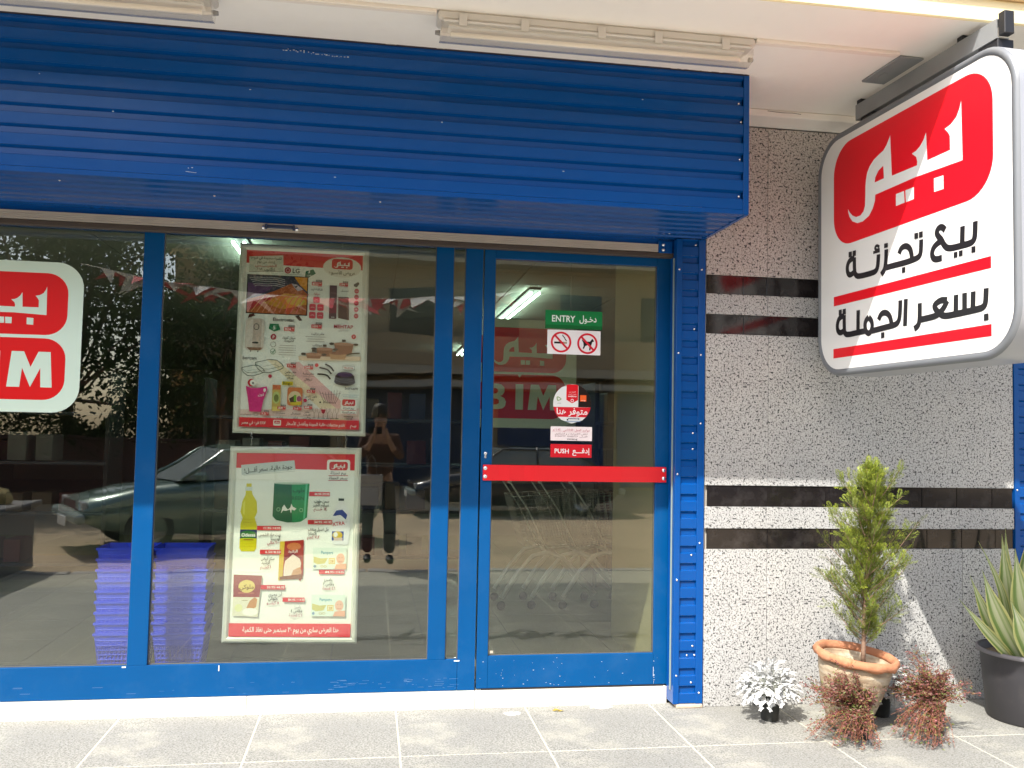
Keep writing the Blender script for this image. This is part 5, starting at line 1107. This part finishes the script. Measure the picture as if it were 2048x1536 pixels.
# shopping carts
CH_ = mat('chrome_wire', (.62, .62, .58), .25, metal=.85); CP = mat('cart_grey_tube', (.60, .61, .56), .35)
def cart(loc, label):
    t = thing('shopping_cart', label, 'shopping cart', loc, group='shopping carts nested in a row')
    b = MB(); x0, x1 = -.10, .62
    for s in (-.23, .23):
        b.tube([(-.15, s*.9, .10), (-.02, s*.9, .30), (.10, s*.9, .43), (.22, s*.9, .46), (.34, s*.9, .42), (.62, s*.8, .12)], .019, 8)
        b.tube([(.22, s*.9, .46), (.05, s, .80), (-.10, s, 1.02)], .007, 8)
    b.tube([(-.10, -.23, 1.02), (-.10, .23, 1.02)], .014, 8); b.tube([(.22, -.2, .46), (.22, .2, .46)], .012, 8)
    b.obj('frame', CP, t)
    w = MB(); r = .0032
    def P_(u, v, s): return (-.08+.72*u+.12*(1-v)*(1-u)*1.0, s*(.17+.05*v), .50+.40*v+.05*u)
    for s in (-1, 1):
        for k in range(15): u = k/14; w.tube([P_(u, 0, s), P_(u, 1, s)], r, 4, cap=False)
        for k in range(7): v = k/6; w.tube([P_(0, v, s), P_(1, v, s)], r*(1.6 if k in (0, 6) else 1), 4, cap=False)
    for k in range(11):
        u = k/10; w.tube([P_(u, 0, -1), P_(u, 0, 1)], r, 4, cap=False)
    for u in (0, 1):
        for k in range(8): q = k/7; a0, a1 = P_(u, 0, -1+2*q), P_(u, 1, -1+2*q); w.tube([(a0[0], a0[1], a0[2]), a1], r, 4, cap=False)
        for k in range(5): w.tube([P_(u, k/4, -1), P_(u, k/4, 1)], r, 4, cap=False)
    w.obj('basket', CH_, t)
    for x, y in ((-.15, -.2), (-.15, .2), (.62, -.17), (.62, .17)):
        wh = MB().lathe([(.001, -.010), (.032, -.010), (.036, 0), (.032, .010), (.001, .010)], n=16, axis='y').obj('caster', DARK, t, (x, y, .037))
    MB().tube([(-.105, -.18, 1.025), (-.105, .18, 1.025)], .019, 8).obj('handle', mat('red_handle', (.5, .03, .04), .4), t)
    return t
c1 = cart((1.22, 2.50, .0925), 'wire shopping cart standing leftmost in the nested row')
dup(c1, (1.47, 2.52, .0925), 'wire shopping cart nested in the middle of the row'); dup(c1, (1.72, 2.50, .0925), 'wire shopping cart at the right end of the nested row')
# blue hand baskets in two piles
BB = mat('blue_basket_plastic', (0.015, 0.06, 0.85), 0.4, vary=.1, vscale=4)
def basketparts():
    h = .26; b = MB(); a0, b0, a1, b1 = .108, .09, .136, .115
    def ringp(z, k=0.0): 
        f = z/h; return a0+(a1-a0)*f+k, b0+(b1-b0)*f+k
    for z in [0.012+.026*i for i in range(9)]:
        a, c = ringp(z); 
        for pts in (((-a, -c, z), (a, -c, z)), ((a, -c, z), (a, c, z)), ((a, c, z), (-a, c, z)), ((-a, c, z), (-a, -c, z))): b.tube(pts, .0035, 4, cap=False)
    for k in range(13):
        u = -1+2*k/12
        for s in (-1, 1):
            for dlt in (-.16, .16):
                a, c = ringp(0); A_, C_ = ringp(h-.03); b.tube([(a*u, s*c, 0), (A_*max(-1, min(1, u+dlt)), s*C_, h-.03)], .003, 4, cap=False)
    for k in range(9):
        u = -1+2*k/8
        for s in (-1, 1):
            a, c = ringp(0); A_, C_ = ringp(h-.03); b.tube([(s*a, c*u, 0), (s*A_, C_*u, h-.03)], .003, 4, cap=False)
    a, c = ringp(0); b.box(-a, a, -c, c, 0, .004)
    lat = b.mesh('lattice'); b = MB(); A0, B0 = ringp(h-.075); A1, B1 = ringp(h, .004)
    vs = [(sx*A0, sy*B0, h-.075) for sx, sy in ((-1, -1), (1, -1), (1, 1), (-1, 1))]+[(sx*A1, sy*B1, h) for sx, sy in ((-1, -1), (1, -1), (1, 1), (-1, 1))]+[(sx*(A1+.004), sy*(B1+.004), h) for sx, sy in ((-1, -1), (1, -1), (1, 1), (-1, 1))]+[(sx*(A1+.004), sy*(B1+.004), h-.012) for sx, sy in ((-1, -1), (1, -1), (1, 1), (-1, 1))]
    fs = [(4*j+k, 4*j+(k+1) % 4, 4*j+4+(k+1) % 4, 4*j+4+k) for j in range(3) for k in range(4)]
    b.add(vs, fs); rm = b.mesh('band'); return lat, rm
lat, rm = basketparts(); lat.materials.append(BB); rm.materials.append(BB)
for cx, lab in ((-1.305, 'left'), (-1.005, 'right')):
    s_ = thing('basket_stand', 'low wire stand under the %s pile of blue baskets' % lab, 'stand', (cx, .47, .093), group='wire basket stands')
    w = MB()
    for y in (-.13, .13): w.tube([(-.17, y, .06), (-.15, y, .004), (.15, y, .004), (.17, y, .06)], .004, 6)
    for x in (-.15, .15): w.tube([(x, -.13, .004), (x, .13, .004)], .004, 6)
    w.tube([(-.17, -.13, .045), (.17, -.13, .045)], .004, 6); w.obj('wire_frame', CH_, s_)
    for k in range(9):
        nm = ('bottom blue shopping basket with its lattice showing in the %s pile', 'blue shopping basket nested within the %s pile', 'topmost blue shopping basket of the %s pile')[0 if k == 0 else (2 if k == 8 else 1)] % lab
        t = thing('shopping_basket', nm, 'basket', (cx, .47, .115+.0575*k), group='blue shopping baskets in the %s pile' % lab)
        link('lattice', lat, None, t); link('band', rm, None, t)

# ================================================================ the street behind the camera (mirrored in the glass)
def wheel(t, x, y, s):
    w = MB().lathe([(.20, -.09), (.29, -.09), (.305, -.05), (.305, .05), (.29, .09), (.20, .09)], n=28, axis='y').obj('wheel', mat('tyre', (.02, .02, .02), .8), t, (x, y, .305))
    MB().lathe([(.001, -.05), (.05, -.06), (.10, -.045), (.17, -.055), (.205, -.085), (.205, .085), (.17, .055), (.001, .05)], n=14, axis='y').obj('rim', mat('wheel_rim', (.35, .35, .34), .35, metal=.8), w)
def car(name, label, loc, heading, col, group=None):
    """x forward; lofted lower body and glasshouse"""
    t = thing(name, label, 'car', loc, rot=(0, 0, heading))
    m = mat('car_paint_'+name+str(len(MC)), col, 0.22, metal=.3, spec=.6, coat=.8)
    st = [(2.12, .46, .62, .50, .62), (2.05, .58, .66, .40, .70), (1.85, .74, .70, .30, .77), (1.4, .80, .815, .24, .82), (.75, .82, .90, .22, .84), (.1, .83, .92, .20, .85), (-.9, .83, .93, .20, .85), (-1.6, .81, .95, .24, .83), (-1.95, .76, .95, .30, .78), (-2.1, .66, .90, .42, .70)]
    b = MB(); rings = []
    for x, wt, zt, zb_, wm in st:
        rings.append([(x, -wt*.55, zt+.03), (x, -wt*.92, zt), (x, -wm-.0, zt-.08), (x, -wm-.01, (zt+zb_)/2), (x, -wm+.02, zb_+.05), (x, -wm+.10, zb_), (x, wm-.10, zb_), (x, wm-.02, zb_+.05), (x, wm+.01, (zt+zb_)/2), (x, wm, zt-.08), (x, wt*.92, zt), (x, wt*.55, zt+.03)])
    n = 12; vs = [p for r in rings for p in r]; fs = [(i*n+k, (i+1)*n+k, (i+1)*n+(k+1) % n, i*n+(k+1) % n) for i in range(len(rings)-1) for k in range(n)]
    fs += [tuple(range(n)), tuple((len(rings)-1)*n+k for k in range(n))[::-1]]; b.add(vs, fs, True); b.obj('body', m, t)
    gs = [(.95, .70, .92, .94, 0), (.30, .62, 1.34, .94, 1), (.05, .62, 1.39, .94, 1), (-.75, .62, 1.39, .94, 1), (-1.1, .60, 1.34, .95, 1), (-1.7, .66, .97, .95, 0)]
    gl = MB(); rings = [[(x, -w*1.17 if f else -w*1.1, zb_), (x, -w*.98, zb_+(zt-zb_)*.9), (x, -w*.8, zt), (x, w*.8, zt), (x, w*.98, zb_+(zt-zb_)*.9), (x, w*1.17 if f else w*1.1, zb_)] for x, w, zt, zb_, f in gs]
    vs = [p for r in rings for p in r]; fs = [(i*6+k, (i+1)*6+k, (i+1)*6+k+1, i*6+k+1) for i in range(len(rings)-1) for k in range(5)]; gl.add(vs, fs, False)
    gl.obj('glasshouse', mat('car_glass', (.22, .25, .24), .14, spec=.9), t)  # pale base colour stands in for sky glare on the windows
    rf = MB().add([(x, y, z+.008) for x, w, z in ((.28, .50, 1.345), (.05, .53, 1.395), (-.75, .53, 1.395), (-1.08, .50, 1.345)) for y in (-w, w)], [(0, 2, 3, 1), (2, 4, 5, 3), (4, 6, 7, 5)]); rf.obj('roof', m, t)
    pl = MB()
    for s in (-1, 1):
        pl.tube([(.93, s*.77, .94), (.30, s*.62, 1.33), (-1.1, s*.60, 1.33), (-1.68, s*.73, .97)], .024, 6); pl.tube([(-.38, s*.73, .94), (-.38, s*.62, 1.37)], .024, 6)
    pl.obj('pillars', m, t)
    for s in (-1, 1):
        MB().box(2.03, 2.10, s*.52-.17, s*.52+.17, .54, .66, .015).obj('headlight', mat('lamp_glass', (.5, .52, .5), .15, spec=.8), t)
        MB().box(-2.10, -2.03, s*.52-.14, s*.52+.14, .68, .84, .015).obj('tail_light', mat('tail_red', (.3, .02, .02), .3), t)
        MB().box(.62, .78, s*.90-.07, s*.90+.07, .93, 1.05, .03).obj('mirror', m, t)
        for x in (1.30, -1.28): wheel(t, x, s*.74, s)
    MB().box(2.07, 2.20, -.80, .80, .40, .52, .03).obj('bumper', mat('bumper_grey', (.34, .40, .37), .3, metal=.3), t); MB().box(-2.2, -2.07, -.78, .78, .42, .56, .03).obj('bumper', MC['bumper_grey'], t)
    MB().box(2.08, 2.125, -.32, .32, .55, .65, .008).obj('grille', DARK, t); MB().box(2.2, 2.212, -.26, .26, .34, .46, .004).obj('number_plate', mat('plate_white', (.6, .6, .58), .5), t)
    return t
hd = math.atan2(.45, -.89)
car('green_sedan', 'dark green saloon car parked across the street, mirrored in the left pane', (-1.95, -8.35, -.135), hd, (.17, .27, .23))
car('dark_sedan', 'dark saloon car parked further off, mirrored in the door glass', (2.9, -13.2, -.14), math.radians(176), (.05, .055, .06))
# low stone planter with lamp post
PS = mat('planter_stone', (.22, .20, .19), .9, vary=.3, vscale=4, bump=.4, bscale=18)
t = thing('stone_planter', 'low grey stone planter wall with yellow rocks on top, mirrored at far left', 'planter', (-4.4, -4.2, 0))
MB().box(-1.2, .9, -1.0, .6, -.02, .62, .02).obj('wall', PS, t); MB().box(-1.25, .95, -1.05, .65, .6205, .68, .015).obj('coping', mat('dark_coping', (.08, .08, .085), .6), t)
rn = random.Random(8)
for k in range(16):
    b = MB(); b.lathe([(.001, -.10), (.09, -.05), (.12, .02), (.08, .08), (.001, .11)], n=7, smooth=False); o = b.obj('rock', mat('yellow_rock', (.42, .33, .14), .9, vary=.4, vscale=5, bump=.5), t, (rn.uniform(-1, .75), rn.uniform(-.8, .4), .74)); o.rotation_euler = (rn.random()*3, rn.random()*3, rn.random()*3)
t = thing('garden_lamp', 'small black lantern on a short post on the planter', 'lamp', (-3.75, -3.75, .68))
MB().tube([(0, 0, 0), (0, 0, .30)], .02, 8).obj('post', DARK, t); MB().lathe([(.001, .30), (.06, .31), (.09, .46), (.16, .47), (.11, .54), (.03, .58), (.001, .62)], n=8, smooth=False).obj('lantern', DARK, t)
# building over the street
BE = mat('beige_render', (.50, .37, .22), .9, vary=.12, vscale=.8, bump=.2, bscale=8); DKW = mat('dark_window', (.02, .025, .03), .15)
t = thing('apartment_block', 'beige apartment block with dark balconies across the street, mirrored in the glass', 'building', (3.5, -21, -.15))
MB().box(-9, 14, -6, 0, 0, 12).obj('wall', BE, t); MB().box(-9.2, 14.2, -.3, .8, 3.3, 3.55).obj('balcony_slab', mat('slab', (.6, .5, .35), .9), t); MB().box(-9.2, 14.2, -.3, .8, 6.5, 6.75).obj('balcony_slab', MC['slab'], t)
MB().box(-9.1, 14.1, .72, .80, 3.56, 4.4).obj('parapet', BE, t); MB().box(-9.1, 14.1, .72, .80, 6.76, 7.6).obj('parapet', BE, t)
for k in range(9):
    for z in (3.7, 7.0): MB().box(-8+2.5*k, -6.7+2.5*k, -.02, .03, z, z+2.1).obj('window', DKW, t)
for k, (x0, x1, c) in enumerate(((-8.5, -4.6, (.05, .04, .04)), (-4.2, -.2, (.03, .05, .10)), (.2, 3.4, (.015, .05, .16)), (3.8, 7.4, (.02, .07, .22)), (7.8, 12, (.05, .05, .06)))):
    MB().box(x0, x1, -.01, .05, .1, 2.9).obj('shop_front', mat('shopfront_dark_%d' % k, c, .35), t)
MB().box(-4.6, 12.4, .05, 1.2, 2.92, 3.1).obj('awning', mat('awning_cream', (.5, .45, .36), .8), t)
t = thing('far_building', 'pale building seen behind the street trees, mirrored at left', 'building', (-36, -34, -.15)); MB().box(-12, 11.5, -6, 0, 0, 13).obj('wall', BE, t)
for k in range(5): MB().box(-7+2.5*k, -5.8+2.5*k, -.02, .04, 5, 7).obj('window', DKW, t)
# street trees
def tree(loc, H, R, seed, label, cnt=30000):
    t = thing('street_tree', label, 'tree', loc); rd = random.Random(seed); b = MB()
    b.tube([(0, 0, 0), (.08, .03, H*.22), (-.05, .06, H*.45), (.05, 0, H*.7)], [.16, .13, .09, .04], 8)
    V = []; F = []; CC = []; cl = []
    for k in range(24):
        a = rd.uniform(0, 6.28); r = R*rd.uniform(.2, .9); z = H*rd.uniform(.32, .95); c = Vector((r*math.cos(a), r*math.sin(a), z)); cl.append((c, rd.uniform(.35, .75)*R*.55)); b.tube([(0, 0, H*.3), (c.x*.5, c.y*.5, z*.8), tuple(c)], [.05, .03, .012], 5)
    for k in range(cnt):
        c, r = rd.choice(cl); p = c+Vector((rd.gauss(0, r*.5), rd.gauss(0, r*.5), rd.gauss(0, r*.45))); d = rv(1).normalized(); s = d.orthogonal().normalized(); L = rd.uniform(.09, .17); o = len(V)
        V.extend([tuple(p), tuple(p+d*L*.5+s*L*.3), tuple(p+d*L), tuple(p+d*L*.5-s*L*.3)]); F.append((o, o+1, o+2, o+3)); k_ = rd.uniform(.6, 1.5); CC.append((.05*k_, .085*k_, .025*k_))
    b.obj('trunk', MC['trunk_bark'], t); leafmesh(None, V, F, 'crown', FOL, t, CC)
tree((-6.6, -16.0, -.14), 7.6, 3.3, 21, 'bushy street tree behind the green car, mirrored in the left pane'); tree((-11.0, -14.5, -.14), 7.2, 3.6, 22, 'low spreading street tree beyond the planter, mirrored at far left'); tree((-3.6, -18.0, -.14), 6.4, 1.9, 23, 'thin street tree before the beige block', 7000)
# dark garden wall and hedge behind the green car
o = MB().box(-6, 5.6, -.12, .12, 0, 1.35, .02).box(-6.05, 5.65, -.16, .16, 1.3505, 1.42, .01).obj('garden_wall', mat('maroon_wall', (.085, .04, .032), .9, vary=.3, vscale=2, bump=.3), None, (-9.0, -14.2, -.14)); tag(o, 'dark maroon garden wall behind the green car, mirrored at left', 'wall')
V = []; F = []; CC = []; rd = random.Random(77)
for k in range(16000):
    x = rd.uniform(-6, 5.6); hgt = 1.6+.7*math.sin(x*1.3)+.4*math.sin(x*3.1+1); p = Vector((x, rd.gauss(-.5, .35), 1.0+hgt*rd.random()**.8)); d = rv(1).normalized(); s = d.orthogonal().normalized(); L = rd.uniform(.08, .15); q = len(V)
    V.extend([tuple(p), tuple(p+d*L*.5+s*L*.3), tuple(p+d*L), tuple(p+d*L*.5-s*L*.3)]); F.append((q, q+1, q+2, q+3)); k_ = rd.uniform(.5, 1.4); CC.append((.045*k_, .075*k_, .022*k_))
o = leafmesh(None, V, F, 'hedge', FOL, None, CC); o.location = (-9.0, -14.2, -.14); tag(o, 'ragged dark green hedge over the maroon garden wall, mirrored at left', 'hedge'); o['kind'] = 'stuff'
# bunting
t = thing('bunting', 'red and white cloth bunting strung over the pavement, mirrored above the posters', 'bunting', (0, -3.3, 0))
def cat(x): return 2.72+.045*(x+.4)**2*(1.0)
MB().tube([(-2.6+.2*i, 0, cat(-2.6+.2*i)) for i in range(21)], .004, 5).obj('cord', MC['white_tray'], t)
rn = random.Random(12); k = 0; x = -2.4
BR_ = mat('bunting_red', (.55, .02, .04), .7); BW_ = mat('bunting_white', (.7, .68, .64), .7)
while x < 1.2:
    w = .13; z = cat(x); b = MB(); sw = rn.uniform(-.16, .24); dz = rn.uniform(.02, .20); dy = rn.uniform(-.12, .12); w = rn.uniform(.10, .24)
    b.add([(x, 0, z), (x+w, 0, cat(x+w)), (x+w*.7+sw, dy, z-dz*.6), (x+w/2+sw*1.6, dy*1.7, z-dz)], [(0, 1, 2), (0, 2, 3)]); b.add([(p[0], p[1]+.001, p[2]) for p in b.v], [(0, 2, 1), (0, 3, 2)])
    b.obj('pennant', (BR_ if k % 2 else BW_), t); x += .055; k += 1

# ---- the photographer, mirrored in the glass
def skin(name, vs, es, rad, m, parent, sub=2):
    me = bpy.data.meshes.new(name); me.from_pydata(vs, es, []); me.update(); o = link(name, me, m, parent)
    md = o.modifiers.new('skin', 'SKIN'); md.use_smooth_shade = True
    for i, r in enumerate(rad):
        r = r if isinstance(r, tuple) else (r, r); me.skin_vertices[0].data[i].radius = r
    me.skin_vertices[0].data[0].use_root = True
    s = o.modifiers.new('sub', 'SUBSURF'); s.levels = sub; s.render_levels = sub
    dg = bpy.context.evaluated_depsgraph_get(); dg.update(); nm = bpy.data.meshes.new_from_object(o.evaluated_get(dg)); o.modifiers.clear(); o.data = nm; nm.materials.clear(); nm.materials.append(m)
    nm.polygons.foreach_set('use_smooth', [True]*len(nm.polygons)); return o
pe = thing('person', 'person in a brown shirt and dark trousers photographing, mirrored in the glass', 'person', (0.12, -5.30, 0))
SK = mat('skin', (.36, .20, .13), .5); 
v = [(0, 0, .95), (0, 0, 1.15), (0, 0, 1.38), (0, .01, 1.50), (0, .02, 1.58), (0, .03, 1.68), (-.18, 0, 1.42), (-.23, .05, 1.20), (-.13, .27, 1.32), (-.075, .36, 1.44), (.18, 0, 1.42), (.23, .05, 1.20), (.13, .27, 1.32), (.075, .36, 1.44), (-.09, 0, .90), (-.11, .02, .50), (-.12, -.01, .10), (.09, 0, .90), (.12, .02, .50), (.14, -.01, .10)]
e = [(0, 1), (1, 2), (2, 3), (3, 4), (4, 5), (2, 6), (6, 7), (7, 8), (8, 9), (2, 10), (10, 11), (11, 12), (12, 13), (0, 14), (14, 15), (15, 16), (0, 17), (17, 18), (18, 19)]
rr = [(.13, .09), (.13, .09), (.15, .09), .05, .075, .085, .05, .042, .036, .026, .05, .042, .036, .026, .075, .05, .035, .075, .05, .035]
for s, hi in ((-1, 9), (1, 13)):                       # five fingers each, curled round the phone
    bx, by, bz = v[hi]
    pi = len(v); v.append((bx-s*.012, by+.035, bz+.03)); e.append((hi, pi)); rr.append(.024)
    for f in range(4):
        a = len(v); zz = bz+.045+.018*(1.5-f); v += [(bx-s*.004, by+.055, zz), (bx-s*.012, by+.078-.004*f, zz), (bx-s*.034, by+.082-.004*f, zz)]; e += [(pi, a), (a, a+1), (a+1, a+2)]; rr += [.009, .0085, .007]
    a = len(v); v += [(bx-s*.022, by+.030, bz+.055), (bx-s*.040, by+.036, bz+.072)]; e += [(pi, a), (a, a+1)]; rr += [.010, .008]
skin('body', v, e, rr, SK, pe)
skin('shirt', [(0, 0, .93), (0, 0, 1.15), (0, 0, 1.38), (0, 0, 1.46), (-.18, 0, 1.42), (-.23, .05, 1.20), (-.14, .25, 1.31), (.18, 0, 1.42), (.23, .05, 1.20), (.14, .25, 1.31)], [(0, 1), (1, 2), (2, 3), (2, 4), (4, 5), (5, 6), (2, 7), (7, 8), (8, 9)], [(.17, .12), (.16, .115), (.175, .115), .06, .07, .058, .052, .07, .058, .052], mat('brown_shirt', (.10, .05, .035), .85, vary=.15, vscale=12), pe)
skin('trousers', [(0, 0, .98), (0, 0, .90), (-.10, 0, .82), (-.115, .02, .50), (-.12, -.01, .09), (.10, 0, .82), (.125, .02, .50), (.145, -.01, .09)], [(0, 1), (1, 2), (2, 3), (3, 4), (1, 5), (5, 6), (6, 7)], [(.16, .12), (.16, .12), .095, .072, .062, .095, .072, .062], mat('dark_trousers', (.03, .03, .035), .8), pe)
for s, x in ((-1, -.12), (1, .145)): skin('shoe', [(x, -.05, .045), (x, .05, .045), (x, .17, .032)], [(0, 1), (1, 2)], [(.045, .042), (.048, .042), (.038, .028)], DARK, pe)
hr = MB().lathe([(.001, .115), (.05, .105), (.088, .06), (.10, .0), (.094, -.05), (.08, -.06), (.08, 0), (.001, .05)], n=20).obj('hair', mat('black_hair', (.02, .015, .012), .6), pe, (0, .005, 1.70))
fc = MB()
for s in (-1, 1): fc.lathe([(.001, .012), (.009, .006), (.012, 0)], c=(s*.03, .108, 1.69), n=8)
fc.obj('eyes', mat('eye_dark', (.05, .04, .04), .3), pe)
MB().add([(-.012, .108, 1.655), (.012, .108, 1.655), (0, .112, 1.69), (0, .134, 1.66), (-.012, .108, 1.65)], [(0, 3, 2), (3, 1, 2), (0, 1, 3)]).obj('nose', SK, pe)
MB().tube([(-.024, .108, 1.625), (0, .116, 1.622), (.024, .108, 1.625)], [.003, .006, .003], 6).obj('mouth', mat('lips', (.35, .12, .10), .5), pe)
for s in (-1, 1): MB().lathe([(.001, -.008), (.02, -.006), (.024, 0), (.018, .007), (.001, .004)], n=10).obj('ear', SK, pe, (s*.098, .02, 1.66), ).rotation_euler = (0, math.pi/2, 0)
ph = MB().box(-.075, .075, -.004, .004, -.037, .037, .003).obj('phone', mat('phone_black', (.02, .02, .022), .2), None, (0.06, -4.90, 1.5)); tag(ph, 'black phone held level in the hands of the photographing person', 'phone')
bg_ = thing('paper_bag', 'pale paper bag hanging at the side of the photographing person', 'bag', (.03, -5.10, .66)); MB().box(-.13, .13, -.05, .05, 0, .36, .01).obj('bag', mat('pale_paper', (.5, .46, .42), .8, bump=.3, bscale=14), bg_); MB().tube([(-.06, 0, .36), (-.04, 0, .50), (.0, 0, .56), (.04, 0, .50), (.06, 0, .36)], .004, 6).obj('bag_handle', mat('twine', (.5, .46, .42), .8), bg_)
